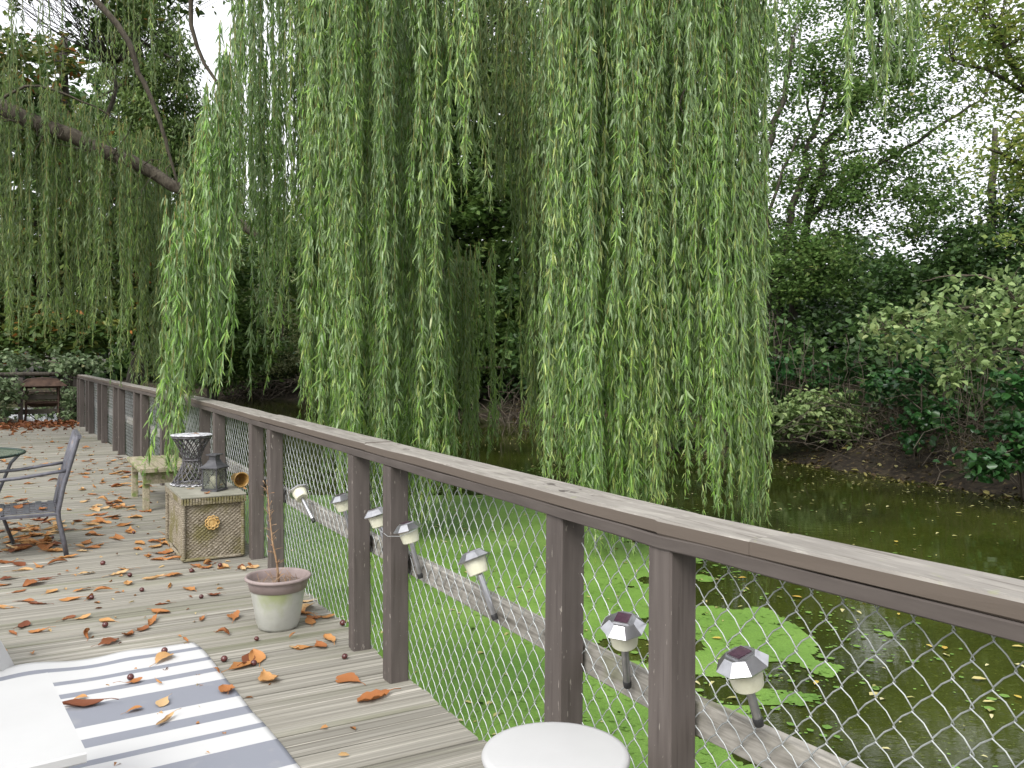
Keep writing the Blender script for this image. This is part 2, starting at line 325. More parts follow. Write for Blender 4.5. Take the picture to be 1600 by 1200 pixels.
def cluster_cloud(ell, ncl):
    """cluster centres inside ellipsoids (centre, radii, weight), denser to the shell"""
    ws = np.array([e[2] for e in ell], float); ws /= ws.sum(); out = []
    for e, w in zip(ell, ws):
        k = max(1, int(round(ncl * w))); d = unit(NR.normal(size=(k, 3))); r = NR.random(k) ** (1 / 2.4)
        r = r * (1 + .16 * NR.normal(size=k))
        out.append(np.array(e[0]) + d * r[:, None] * np.array(e[1]))
    return np.concatenate(out)
def crown(name, mat, parent, C, per, rc, leaf, wr=.55, flat=.55, droop=.3, tilt=.6, fine=False, tone=.22, spread=None):
    n = len(C); k = NR.poisson(per, n); idx = np.repeat(np.arange(n), k); t = len(idx)
    rad = (rc * NR.uniform(.6, 1.35, n))[idx][:, None]
    pos = C[idx] + NR.normal(size=(t, 3)) * rad * np.array([1, 1, flat]) * .6
    dirs = NR.normal(size=(t, 3)) * np.array([1, 1, .45]); dirs[:, 2] -= droop
    nrm = NR.normal(size=(t, 3)) * tilt + np.array([0, 0, 1.0])
    L = leaf * NR.uniform(.6, 1.25, t)
    rv = np.clip(NR.beta(2, 2, t) * .8 + (NR.random(n)[idx] - .4) * .4, 0, 1)
    tn = (1 + tone * NR.normal(size=n))[idx].clip(.55, 1.5)
    if fine: V, Q = leaves(pos, dirs, nrm, L, L * wr); m = 6
    else: V, Q = diamonds(pos, dirs, nrm, L, L * wr); m = 4
    return link(name, mesh_np(name, V, Q, np.repeat(rv, m), np.repeat(tn, m)), mat, parent)
def wob(p, q, k, amp):
    p, q = Vector(p), Vector(q); L = (q - p).length
    pts = [p.lerp(q, i / k) for i in range(k + 1)]
    for i in range(1, k):
        pts[i] += Vector((RND.gauss(0, 1), RND.gauss(0, 1), RND.gauss(0, .6))) * amp * L
    return pts
def limbs(mb, paths):
    nodes = []
    for pts, r0, r1 in paths:
        k = len(pts); fine = []
        for i in range(k - 1):                          # smooth between the given points
            p0, p1, p2, p3 = [Vector(pts[min(max(j, 0), k - 1)]) for j in (i - 1, i, i + 1, i + 2)]
            for s in range(4):
                t = s / 4
                fine.append(.5 * ((2 * p1) + (p2 - p0) * t + (2 * p0 - 5 * p1 + 4 * p2 - p3) * t * t + (3 * p1 - p0 - 3 * p2 + p3) * t ** 3))
        fine.append(Vector(pts[-1])); n = len(fine)
        for i in range(1, n - 1): fine[i] = fine[i] + Vector((RND.gauss(0, 1), RND.gauss(0, 1), RND.gauss(0, 1))) * .25 * r0
        mb.tube(fine, [r0 + (r1 - r0) * i / (n - 1) for i in range(n)], 7 if r0 > .04 else 5)
        nodes += fine
    return nodes
def twigs(mb, nodes, C, frac, r=.012):
    N = np.array([tuple(p) for p in nodes])
    for c in C:
        if RND.random() > frac: continue
        dd = np.linalg.norm(N - c, axis=1) + .6 * np.maximum(0, N[:, 2] - c[2]); j = int(np.argmin(dd))
        mb.tube(wob(N[j], c, 4, .06), [r, r * .8, r * .6, r * .45, r * .25], 4, False)
def E(px, py, Y, rx, rz, ry, w=1.0):
    c = P(px, py, Y); return (tuple(c), (rx * Y / F, ry, rz * Y / F), w)
def tree(name, label, paths, ell, ncl, per, rc, leaf, mat, bark='bark', frac=.5, cat='tree', group=None, twr=.012, **kw):
    root = empty(name, paths[0][0][0], 0, label, cat, group); root_loc = Vector(paths[0][0][0])
    mb = MB(); nodes = limbs(mb, paths); C = cluster_cloud(ell, ncl)
    twigs(mb, nodes, C, frac, twr)
    t = mb.obj("trunk", M[bark], root, loc=-root_loc, smooth=True)
    c = crown("crown", M[mat], root, C, per, rc, leaf, **kw); c.location = -root_loc
    return root

# ------------------------------------------------------------------ the setting: ground, water, duckweed, deck
WZ = -0.35
def vnoise(x, y, s, seed):
    r = np.random.default_rng(seed); T = r.random((64, 64)); x = np.asarray(x) / s; y = np.asarray(y) / s
    xi = np.floor(x).astype(int); yi = np.floor(y).astype(int); fx = x - xi; fy = y - yi
    fx = fx * fx * (3 - 2 * fx); fy = fy * fy * (3 - 2 * fy)
    g = lambda a, b: T[a % 64, b % 64]
    return (g(xi, yi) * (1 - fx) + g(xi + 1, yi) * fx) * (1 - fy) + (g(xi, yi + 1) * (1 - fx) + g(xi + 1, yi + 1) * fx) * fy
POND = [(16, -6), (12, 2), (8.6, 7.5), (6.6, 10.2), (5.5, 12.6), (4.5, 15.2), (3.1, 16.0), (1.8, 18.5), (-.35, 24.5), (-4.5, 31), (-9.9, 35.5), (-16, 37), (-20, 33), (-15, 26), (-11, 21)]
POND += [tuple(W(.4, y))[:2] for y in (20.5, 12, 4, -8)]
PA = np.array(POND); PB = np.roll(PA, -1, axis=0)
def pond_sd(x, y):
    x = np.asarray(x, float); y = np.asarray(y, float); best = np.full(x.shape, 1e9); ins = np.zeros(x.shape, bool)
    for (ax, ay), (bx, by) in zip(PA, PB):
        dx, dy = bx - ax, by - ay; t = np.clip(((x - ax) * dx + (y - ay) * dy) / (dx * dx + dy * dy), 0, 1)
        best = np.minimum(best, np.hypot(x - ax - t * dx, y - ay - t * dy))
        c = ((ay > y) != (by > y)) & (x < (bx - ax) * (y - ay) / (by - ay + 1e-12) + ax); ins ^= c
    return np.where(ins, -best, best)
def sst(t): t = np.clip(t, 0, 1); return t * t * (3 - 2 * t)
def ground_z(x, y):
    d = pond_sd(x, y) + .5 * (vnoise(x, y, 1.1, 3) - .5); n = vnoise(x, y, 2.3, 4) - .5
    out = WZ + .42 * sst(d / 1.3) + 1.15 * sst((d - 1.3) / 2.6) + .25 * n * sst(d / 2) + 1.2 * sst((d - 5) / 25)
    lx = x * CT + y * ST; ly = -x * ST + y * CT
    deck = sst((2.2 - lx) / 1.2) * sst((23 - ly) / 1.5)
    low = WZ + .1 * sst(d / 1.0) + .05 * n
    out = out * (1 - deck) + low * deck
    far = sst((ly - 21) / 1.5) * sst((-4 - x) / 2)
    out = out * (1 - far) + (np.minimum(out, .05 + .12 * n + .02 * d)) * far
    return np.where(d > 0, out, WZ - .7 * sst(-d / 1.2))
def axis_pts(a, b, s, far):
    p = list(np.arange(a, b + 1e-6, s)); q = s
    while p[-1] < far: q *= 1.35; p.append(p[-1] + q)
    q = s
    while p[0] > -far: q *= 1.35; p.insert(0, p[0] - q)
    return np.array(p)
gx, gy = axis_pts(-26, 22, .45, 1600), axis_pts(-8, 46, .45, 1600)
GX, GY = np.meshgrid(gx, gy); GZ = ground_z(GX, GY)
V = np.stack([GX.ravel(), GY.ravel(), GZ.ravel()], 1); nx = len(gx); ii = np.arange(len(gy) - 1)[:, None] * nx + np.arange(nx - 1)[None]
Q = np.stack([ii, ii + 1, ii + nx + 1, ii + nx], -1).reshape(-1, 4)
M['ground'] = surf("muddy leaf strewn ground", [(0.3, (.014, .011, .008)), (0.5, (.028, .021, .014)), (0.7, (.055, .044, .028))], (1, 1, 1), 7, rough=.9, bstr=.9, bdist=.04, detail=9, jitter=False,
                   layers=[((.05, .075, .02), (1, 1, 1), .8, .5, .65, .5), ((.14, .10, .05), (1, 1, 1), 14, .58, .66, .6)])
tag(link("ground", mesh_np("ground", V, Q), M['ground'], smooth=True), "dark muddy ground and pond banks strewn with leaf litter", kind="structure")

m, nt, b = new_mat("murky pond water")
v = coords(nt, (1, 1, 1), 'Object', False)
n1 = noise(nt, v, .5, 4); rr = ramp(nt, [(0.35, (.016, .021, .004)), (0.55, (.034, .042, .007)), (0.75, (.056, .066, .011))]); nt.links.new(n1, rr.inputs[0]); nt.links.new(rr.outputs[0], b.inputs["Base Color"])
b.inputs["Roughness"].default_value = .04; b.inputs["IOR"].default_value = 1.33
bump(nt, b, noise(nt, coords(nt, (1, 2.2, 1), 'Object', False), 5.0, 3), .10, .01)
f_ = smooth_step(nt, noise(nt, coords(nt, (1, 1, 1), 'Object', False), 34, 7, .7), .56, .68)
mu_ = node(nt, "ShaderNodeMath", operation='MULTIPLY'); nt.links.new(f_, mu_.inputs[0]); mu_.inputs[1].default_value = .6
nt.links.new(mix(nt, mu_.outputs[0], rr.outputs[0], (.13, .16, .03)), b.inputs["Base Color"])       # suspended algae
M['water'] = m
mb = MB(); mb.add([(-24, -8, WZ), (20, -8, WZ), (20, 40, WZ), (-24, 40, WZ)], [(0, 1, 2, 3)])
tag(mb.obj("pond_water", M['water']), "still murky olive pond water", kind="structure")

m, nt, b = new_mat("duckweed")
v = coords(nt, (1, 1, 1), 'Object', False)
rr = ramp(nt, [(0.3, (.08, .165, .027)), (0.5, (.122, .225, .038)), (0.7, (.165, .275, .058))]); nt.links.new(noise(nt, v, 1.1, 6), rr.inputs[0])
vo = node(nt, "ShaderNodeTexVoronoi"); vo.inputs["Scale"].default_value = 160; nt.links.new(v, vo.inputs["Vector"])
hv = node(nt, "ShaderNodeHueSaturation"); mr = node(nt, "ShaderNodeMapRange"); mr.inputs["To Min"].default_value = .8; mr.inputs["To Max"].default_value = 1.2
sep = node(nt, "ShaderNodeSeparateColor"); nt.links.new(vo.outputs["Color"], sep.inputs[0]); nt.links.new(sep.outputs[0], mr.inputs["Value"]); nt.links.new(mr.outputs[0], hv.inputs["Value"]); nt.links.new(rr.outputs[0], hv.inputs["Color"])
nt.links.new(hv.outputs[0], b.inputs["Base Color"]); b.inputs["Roughness"].default_value = .55; b.inputs["Specular IOR Level"].default_value = .3
bump(nt, b, vo.outputs["Distance"], .3, .003)
M['duckweed'] = m
cs = .022; dx = np.arange(-9, 5.5, cs); dy = np.arange(2.2, 14.5, cs); DX, DY = np.meshgrid(dx, dy)
lx = DX * CT + DY * ST
cover = (.35 + .20 * DY - DX) / 1.1 + 1.6 * (vnoise(DX, DY, .8, 21) - .5) + .9 * (vnoise(DX, DY, .22, 22) - .5) + .5 * (vnoise(DX * .35, DY, .3, 26) - .5)
cover = np.minimum(cover, 2.2)
cover -= 2.6 * sst((DY - 8.8) / 3.4) + 1.6 * sst((-4.5 - DX) / 3)
hole = vnoise(DX, DY, .13, 23) + .7 * vnoise(DX, DY, .5, 24)
keep = (cover > .1) & (hole < 1.52) & (lx > 1.3) & (pond_sd(DX, DY) < -.1)
jx = DX + (vnoise(DX, DY, .05, 31) - .5) * .03; jy = DY + (vnoise(DX, DY, .05, 32) - .5) * .03
nxx = len(dx); K = np.argwhere(keep[:-1, :-1]); i0 = K[:, 0] * nxx + K[:, 1]
Q = np.stack([i0, i0 + 1, i0 + nxx + 1, i0 + nxx], 1); used, inv = np.unique(Q, return_inverse=True)
V = np.stack([jx.ravel(), jy.ravel(), np.full(jx.size, WZ + .005)], 1)[used]
tag(link("duckweed", mesh_np("duckweed", V, inv.reshape(-1, 4)), M['duckweed']), "bright green duckweed floating on the pond", "duckweed", kind="stuff")

# loose duckweed flakes beyond the mat
fx, fy = NR.uniform(-6, 6.5, 60000), NR.uniform(2.2, 14, 60000)
fc = (.35 + .20 * fy - fx) / 1.1 + 1.6 * (vnoise(fx, fy, .8, 21) - .5) + .9 * (vnoise(fx, fy, .22, 22) - .5) + .5 * (vnoise(fx * .35, fy, .3, 26) - .5) - 2.0 * sst((fy - 8.8) / 3.4)
fk = (NR.random(60000) < np.clip(.45 + fc * .3, 0.012, .5) * (vnoise(fx, fy, .35, 27) > .45)) & (fx * CT + fy * ST > 1.6) & (pond_sd(fx, fy) < -.1)
fx, fy = fx[fk], fy[fk]; n = len(fx); a = NR.random(n) * 6.28; pos = np.column_stack([fx, fy, np.full(n, WZ + .0085)]); L = .014 + .05 * NR.random(n) ** 3
V, Q = leaves(pos, np.column_stack([np.cos(a), np.sin(a), 0 * a]), np.tile([0, 0, 1.0], (n, 1)), L, L * NR.uniform(.5, 1, n), fold=0, curve=0)
tag(link("duckweed_flakes", mesh_np("duckweed_flakes", V, Q), M['duckweed']), "loose green duckweed flakes scattered over the dark water", "duckweed", kind="stuff")
# floating bits and litter
def flat_bits(name, label, XY, z, size, mat, cat, tilt=.12):
    n = len(XY); pos = np.column_stack([XY, np.broadcast_to(z, (n,))]); a = NR.random(n) * 6.28
    dirs = np.column_stack([np.cos(a), np.sin(a), NR.normal(size=n) * tilt]); nrm = np.column_stack([NR.normal(size=n) * tilt, NR.normal(size=n) * tilt, np.ones(n)])
    L = size * NR.uniform(.5, 1.4, n); V, Q = leaves(pos, dirs, nrm, L, L * NR.uniform(.3, .6, n), fold=.2)
    tag(link(name, mesh_np(name, V, Q, np.repeat(NR.random(n), 6)), M[mat]), label, cat, kind="stuff")
xy = np.column_stack([NR.uniform(-4, 9, 9000), NR.uniform(2.5, 20, 9000)])
dens = .10 + .9 * sst((pond_sd(xy[:, 0], xy[:, 1]) + 1.6) / 1.4) + .25 * (vnoise(xy[:, 0], xy[:, 1] * 2, 1.0, 5) > .62)
xy = xy[(NR.random(len(xy)) < dens * .95) & (pond_sd(xy[:, 0], xy[:, 1]) < -.05) & (xy[:, 0] * CT + xy[:, 1] * ST > 1.7)]
flat_bits("floating_debris", "small yellow willow leaves and bits floating on the pond", xy, WZ + .011, .045, 'floaty', "debris", .03)
xy = np.column_stack([NR.uniform(0, 12, 30000), NR.uniform(4, 26, 30000)]); sdv = pond_sd(xy[:, 0], xy[:, 1])
xy = xy[(sdv > -.25) & (sdv < 2.4)][:6000]
flat_bits("leaf_litter", "brown and yellow leaf litter on the muddy far bank", xy, np.maximum(ground_z(xy[:, 0], xy[:, 1]), WZ) + .015, .085, 'litter', "litter", .35)

fl_pts = [(1498, 803), (1590, 1013), (1476, 1015), (1452, 1012), (1366, 1088), (1438, 912), (1290, 908), (1545, 1100), (1404, 962), (1120, 1000), (1160, 905), (1275, 1070), (1530, 1064), (1350, 940), (1590, 1092), (1245, 935), (1180, 850), (1400, 848)]
pos = np.array([[0, 0, 0.0]]); V, Q = leaves(pos, np.array([[1.0, 0, 0]]), np.array([[0, 0, 1.0]]), 1.0, .5, fold=.15, curve=.03)
flm = mesh_np("floating_leaf", V - [.5, 0, V[:, 2].min()], Q); flm.materials.append(M['leaf_yellow'])
for i, (px, py) in enumerate(fl_pts):
    p = G(px, py, WZ); o = bpy.data.objects.new("floating_leaf", flm); COL.objects.link(o); o.location = (p.x, p.y, WZ + .012); o.rotation_euler = (0, 0, RND.random() * 6.28); k = RND.uniform(.05, .085); o.scale = (k, k * RND.uniform(.7, 1.2), k)
    tag(o, "single yellow or orange leaf floating on the open olive water", "leaf", "leaves floating on the pond")
# ---- deck
RX, YB, BEND = 1.42, 8.6, .036            # deck face of the posts, where the railing starts to bend, by how much per metre
def rx(y): return RX - max(0.0, y - YB) * BEND + max(0.0, 1.80 - y) * .085
Y0, Y1, DL = 0.4, 21.0, -3.2
deck = tag(empty("deck", (0, 0, 0), TH), "weathered grey timber deck beside the pond", kind="structure")
pitch = .0925; nb = int((Y1 - Y0) / pitch)
variants = []
for k in range(6):
    mb = MB(); mb.cbox((0, 0, -.019), (1.0, .0865 - .002 * RND.random(), .038), .005); variants.append(mb.mesh("plank"))
    variants[-1].materials.append(M['deck'])
for i in range(nb):
    y = Y0 + pitch * (i + .5); x1 = rx(y) + .105 + RND.uniform(-.012, .012)
    cuts = [DL, RND.choice([-1.2, -.6, -1.9]) + RND.uniform(-.03, .03), x1] if i % 3 == 0 and y > 9 else [DL, x1]
    for a, c in zip(cuts[:-1], cuts[1:]):
        me = RND.choice(variants)
        o = bpy.data.objects.new("plank", me); COL.objects.link(o); o.parent = deck
        o.scale = (c - a - .004, 1, 1); o.location = ((a + c) / 2, y + RND.uniform(-.0015, .0015), RND.uniform(-.003, .002))
        o.rotation_euler = (RND.gauss(0, .008), RND.gauss(0, .0006), RND.gauss(0, .0008))
for x in (-2.8, -1.8, -.8, .3, 1.2):
    MB().box((x, (Y0 + Y1) / 2, -.14), (.05, Y1 - Y0, .18)).obj("joist", M['joist'], deck)

# ---- railing
rail = empty("deck_railing", tuple(W(0, 0)), TH, "brown wooden deck railing with double posts and chain link infill along the pond", "railing")
def rail_rz(y): return BEND if y > YB + .1 else 0.0
pairs = [(-.05, .45), (1.845, 2.367), (3.76, 4.24), (5.881, 6.423), (7.765, 8.45), (9.85, 10.5), (11.9, 12.5), (13.95, 14.55), (15.95, 16.5), (17.9, 18.45), (19.6, 20.1), (20.85, 20.85)]
PW = .089; ZS = .953                     # post width, underside of the sub rail
mb = MB(); mb.cbox((0, 0, ZS / 2 - .02), (PW, PW, ZS + .04), .005, 2); pme = mb.mesh("post"); pme.materials.append(M['post'])
posts = []
for a, c in pairs:
    for y in ((a, c) if a != c else (a,)):
        o = bpy.data.objects.new("post", pme); COL.objects.link(o); o.parent = rail
        o.location = (rx(y) + PW / 2, y - PW / 2, 0); o.rotation_euler = (RND.gauss(0, .006), RND.gauss(0, .006), rail_rz(y) + RND.gauss(0, .03)); posts.append(y)
posts.sort()
def along(ys_, xo, z, w, t, name, mat, ch=.005):          # one timber following the posts
    prof = [(-w / 2 + ch, -t / 2), (w / 2 - ch, -t / 2), (w / 2, -t / 2 + ch), (w / 2, t / 2 - ch), (w / 2 - ch, t / 2), (-w / 2 + ch, t / 2), (-w / 2, t / 2 - ch), (-w / 2, -t / 2 + ch)]
    y0, y1 = ys_[0] + .0006, ys_[-1] - .0006; k = max(2, int((y1 - y0) / .3)); yy = sorted(set([y0, y1] + list(ys_[1:-1]) + [y0 + (y1 - y0) * i / k for i in range(1, k)]))
    mb = MB(); vs_ = []
    for y in yy:
        sx_, sz_ = RND.gauss(0, .0012), RND.gauss(0, .0010)
        for p, q in prof: vs_.append((rx(y) + xo + p + sx_ + RND.gauss(0, .0005), y, q + sz_ + RND.gauss(0, .0005)))
    n = len(yy)
    mb.add(vs_, [(i * 8 + j, (i + 1) * 8 + j, (i + 1) * 8 + (j + 1) % 8, i * 8 + (j + 1) % 8) for i in range(n - 1) for j in range(8)] + [tuple(range(8)), tuple((n - 1) * 8 + j for j in range(7, -1, -1))])
    return mb.obj(name, M[mat], rail, (0, 0, z))
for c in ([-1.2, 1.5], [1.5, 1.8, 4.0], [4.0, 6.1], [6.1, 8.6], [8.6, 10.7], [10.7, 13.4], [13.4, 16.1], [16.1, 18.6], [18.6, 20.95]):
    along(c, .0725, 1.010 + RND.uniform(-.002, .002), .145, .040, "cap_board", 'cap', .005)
for c in ([-1.2, 1.8, 5.4], [5.4, 8.6], [8.6, 14.6], [14.6, 20.95]): along(c, .045, ZS + .018, .088, .034, "sub_rail", 'capside', .003)
for c in ([-1.2, 1.8, 5.2], [5.2, 8.6], [8.6, 11.5], [11.5, 14.6], [14.6, 17.8], [17.8, 20.9]): along(c, .127, .505 + RND.uniform(-.004, .004), .038, .09, "middle_rail", 'grey_wood', .004)

def chain(y0, y1, z0, z1, fine):
    mb = MB(); s = .040; n = int(round((y1 - y0) / s)); s = (y1 - y0) / n; k = int(round((z1 - z0) / .045)); h = (z1 - z0) / k
    for i in range(n):
        pts = []; bow = RND.gauss(0, .0012)
        for j in range(k + 1):
            z = z0 + j * h; right = (j + i) % 2; y = y0 + (i + (1.03 if right else -.03)) * s
            y += .005 * math.sin(z * 5 + y0 * 3) + bow; x = .006 * math.sin(y * 2.1) + .006 * math.sin(z * 4 + y); z += .004 * math.sin(y * 3.3) + RND.gauss(0, .0008)
            if fine:
                e = .0022 if right else -.0022
                pts += [(rx(y) + .099 + x - e, y, z - .0026), (rx(y) + .099 + x + e, y, z + .0026)]
                if j < k: pts.append((rx(y) + .099 + x + e * .6, y + (-.5 if right else .5) * s * 1.06 + (.0022 if right else -.0022), z + h * .5 + .0015))
            else: pts.append((rx(y) + .099 + x, y, z))
        mb.tube(pts, .00185, 4 if fine else 3, False)
    return mb.obj("chain_link_mesh", M['galv'], rail, smooth=True)
for a, c in zip([-.6, 1.85, 3.76, 5.88, 7.77, 9.85, 11.9, 13.95, 15.95, 17.9], [1.85, 3.76, 5.88, 7.77, 9.85, 11.9, 13.95, 15.95, 17.9, 20.8]):
    chain(a, c, .004, ZS + .012, c < 10)
for y in (2.35, 4.22, 6.42, 8.43):         # dark staples / straps at the posts
    MB().cbox((rx(y) + .094, y + .004, .52), (.02, .006, .055), .002, 2).obj("strap", M['stake_black'], rail)

# ---- far end rail, overgrown
er = empty("end_railing", tuple(W(-1.2, 20.95)), TH, "dark log rail with board slats closing the overgrown far end of the deck", "railing")
mb = MB(); mb.tube(wob((-2.6, 0, 1.0), (2.05, 0, 1.02), 8, .004), .045, 8); mb.obj("top_log", M['bark'], er, smooth=True)
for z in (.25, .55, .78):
    MB().cbox((-.3, .03, z), (4.5, .03, .10), .004, 0).obj("slat", M['joist'], er)  # dark slat colour stands in for tree shade over the deck end
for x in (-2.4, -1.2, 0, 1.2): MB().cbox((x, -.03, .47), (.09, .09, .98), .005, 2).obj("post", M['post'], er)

# ------------------------------------------------------------------ things on the deck
# solar path lights stuck through the chain link on to the middle rail
def solar(head_px, foot_px, label, roll, hx=1.455, fx=1.50):
    a = on_x(*foot_px, fx); h = on_x(*head_px, hx); ax = (h - a).normalized(); L = (h - a).length
    q = Vector((0, 0, 1)).rotation_difference(ax).to_matrix() @ Matrix.Rotation(roll, 3, 'Z')
    root = empty("solar_light", a, 0, label, "garden light", "solar lights leaning on the railing")
    root.rotation_mode = 'QUATERNION'; root.rotation_quaternion = q.to_quaternion()
    MB().lathe([(.009, -.012), (.011, -.008), (.0105, L - .066), (.0105, L - .058)], 14, close=True).obj("stake", M['steel'], root, smooth=True)
    MB().lathe([(.011, -.015), (.0125, -.004), (.0125, .004), (.011, .006)], 12).obj("ground_spike", M['stake_black'], root, smooth=True)
    MB().lathe([(.012, L - .060), (.033, L - .060), (.036, L - .057), (.044, L)], 40, close=True).obj("diffuser", M['frost'], root)
    cap = MB().lathe([(.060, L - .006), (.064, L - .001), (.040, L + .021), (.037, L + .023)], 8, close=True).obj("cap", M['steel'], root)
    MB().box((0, 0, L + .0245), (.048, .046, .004), Matrix.Rotation(.39, 3, 'Z')).obj("panel_frame", M['steel'], cap)
    MB().box((0, 0, L + .0262), (.041, .039, .004), Matrix.Rotation(.39, 3, 'Z')).obj("solar_panel", M['solar'], cap)
S = "steel solar path light "
solar((467, 768), (489, 812), S + "tilted over beside the potted dead plant", .3, 1.44, 1.47)
solar((534, 780), (549, 838), S + "half hidden behind the far post of the second pair", .1)
solar((588, 803), (606, 862), S + "standing in the narrow gap between two posts", .6)
solar((637, 826), (656, 898), S + "with a wire tied to the post beside it", .2)
solar((740, 872), (772, 962), S + "leaning alone mid panel on the grey middle rail", .35)
solar((974, 978), (980, 1066), S + "upright in the gap between the two thick posts", .75)
solar((1160, 1036), (1184, 1124), S + "over the open olive water past the last post", .05)
mb = MB(); mb.tube([on_x(590, 826, 1.44), on_x(606, 838, 1.405), on_x(625, 838, 1.395), on_x(640, 832, 1.40), on_x(652, 826, 1.44)], .0016, 5)
tag(mb.obj("tie_wire", M['galv']), "thin white wire looped round the railing post", "wire")

# wicker trunk
TR = D(G(287, 879)); tx, ty = TR.x, TR.y; tw, td, th = 1.395 - tx, .78, .455
trunk = empty("wicker_trunk", tuple(W(tx, ty)), TH, "weathered wicker trunk with a round straw rosette, standing against the railing", "trunk")
def woven(name, w, h, M3, off, nu, nv):
    u = np.linspace(0, 1, nu * 4 + 1); v = np.linspace(0, 1, nv * 4 + 1); U, Vv = np.meshgrid(u, v)
    row = np.floor(Vv * nv + 1e-6); ph = np.cos(np.pi * (U * nu + row)); prof = np.abs(np.sin(np.pi * Vv * nv))
    z = .0045 * ph * prof + .0025 * prof + .003 * (vnoise(U * w, Vv * h, .05, 8) - .5) * 2 + .006 * (vnoise(U * w, Vv * h, .2, 9) - .5)
    pts = np.stack([U * w, Vv * h, z], -1).reshape(-1, 3); pts = pts @ np.array(M3).T + np.array(off)
    k = len(u); ii = np.arange(len(v) - 1)[:, None] * k + np.arange(k - 1)[None]
    return link(name, mesh_np(name, pts, np.stack([ii, ii + 1, ii + k + 1, ii + k], -1).reshape(-1, 4)), M['wicker'], trunk, smooth=True)
BH = .375
woven("woven_panel", tw, BH, [[1, 0, 0], [0, 0, -1], [0, 1, 0]], (0, .012, .02), 26, 30)
woven("woven_panel", td, BH, [[0, 0, -1], [-1, 0, 0], [0, 1, 0]], (.012, td, .02), 40, 30)
woven("woven_panel", td, BH, [[0, 0, 1], [1, 0, 0], [0, 1, 0]], (tw - .012, 0, .02), 10, 8)
woven("woven_panel", tw, BH, [[-1, 0, 0], [0, 0, 1], [0, 1, 0]], (tw, td - .012, .02), 8, 8)
MB().box((tw / 2, td / 2, .2), (tw - .05, td - .05, .36)).obj("inner_box", M['joist'], trunk)
for x in (0, tw):
    for y in (0, td):
        mb = MB()
        for k in range(30): mb.lathe([(.012, -.006), (.0165, 0), (.012, .006)], 8, (x, y, .02 + .0128 * k))
        mb.obj("corner_binding", M['wicker'], trunk, smooth=True)
for z in (.012, BH + .03):
    for (p, q) in (((0, 0), (tw, 0)), ((0, 0), (0, td)), ((tw, 0), (tw, td)), ((0, td), (tw, td))):
        MB().tube(wob((p[0], p[1], z), (q[0], q[1], z), 8, .004), .012, 8).obj("edge_cane", M['wicker'], trunk, smooth=True)
lid = MB().cbox((tw / 2, td / 2, th - .008), (tw + .035, td + .035, .016), .005, 0).obj("lid", M['lidtop'], trunk)
k = int(tw / .018)
mb = MB()
for i in range(k + 1):
    x = -.012 + (tw + .024) * i / k
    mb.cbox((x, -.012, th - .037), (.015, .008 + .003 * RND.random(), .045), .002, 2)
mb.obj("lid_border", M['wicker'], lid)
mb = MB(); k = int(td / .018)
for i in range(k + 1): mb.cbox((-.012, td * i / k, th - .037), (.008 + .003 * RND.random(), .015, .045), .002, 2)
mb.obj("lid_border", M['wicker'], lid)
ec = on_x(344, 808, 1.3); ecd = D(G(344, 864)); ex = tw * .47
mb = MB()
for j in range(9):
    a = 2 * math.pi * j / 9
    mb.tube([(ex + .036 * math.cos(a) + .013 * math.cos(b), -.012, .262 + .036 * math.sin(a) + .013 * math.sin(b)) for b in np.linspace(0, 6.283, 9)], .005, 5)
mb.tube([(ex + .03 * math.cos(a), -.010, .262 + .03 * math.sin(a)) for a in np.linspace(0, 6.283, 17)], .007, 6)
ro = mb.obj("rosette", M['rosette'], trunk, smooth=True)
MB().lathe([(.0, .004), (.02, .003), (.028, 0)], 16, (ex, -.010, .262), Matrix.Rotation(math.pi / 2, 3, 'X')).obj("rosette_centre", M['rosette'], ro, smooth=True)

# hourglass cane plant stand on the trunk
sp = W(tx + .15, ty + .60, th + .001)
st = empty("plant_stand", sp, 0, "black and white hourglass cane plant stand on the wicker trunk", "plant stand")
hh = .375
def rad(z): return .062 + .078 * abs(z - .5) ** 1.35 * 2.55
mb = MB()
for sgn in (-1, 1):
    for j in range(16):
        a0 = 2 * math.pi * j / 16
        mb.tube([(rad(t) * math.cos(a0 + sgn * 2.0 * t), rad(t) * math.sin(a0 + sgn * 2.0 * t), .015 + (hh - .03) * t) for t in np.linspace(0, 1, 15)], .0042, 5)
mb.obj("lattice", M['cane'], st, smooth=True)
for z, r, t in ((.35 * hh / hh * .0 + .012, rad(0), .009), (hh - .012, rad(1), .009), (hh * .5, rad(.5) + .004, .007)):
    mb = MB(); mb.tube([(r * math.cos(a), r * math.sin(a), z) for a in np.linspace(0, 6.2832, 33)], t, 6); mb.obj("hoop", M['cane'], st, smooth=True)
MB().lathe([(0, hh - .004), (rad(1) - .01, hh - .002), (rad(1) + .014, hh), (rad(1) + .014, hh + .006), (rad(1) - .012, hh + .008), (0, hh - .002)], 32).obj("top_plate", M['caneW'], st, smooth=True)
mb = MB()
for j in range(22):
    a = 2 * math.pi * j / 22
    mb.tube([(rad(0) * math.cos(a) + .018 * math.cos(a + b) + .004, rad(0) * math.sin(a) + .018 * math.sin(a + b), .008 + .003 * math.sin(2 * b)) for b in np.linspace(0, 6.28, 9)], .0045, 5)
mb.obj("base_braid", M['caneW'], st, smooth=True)

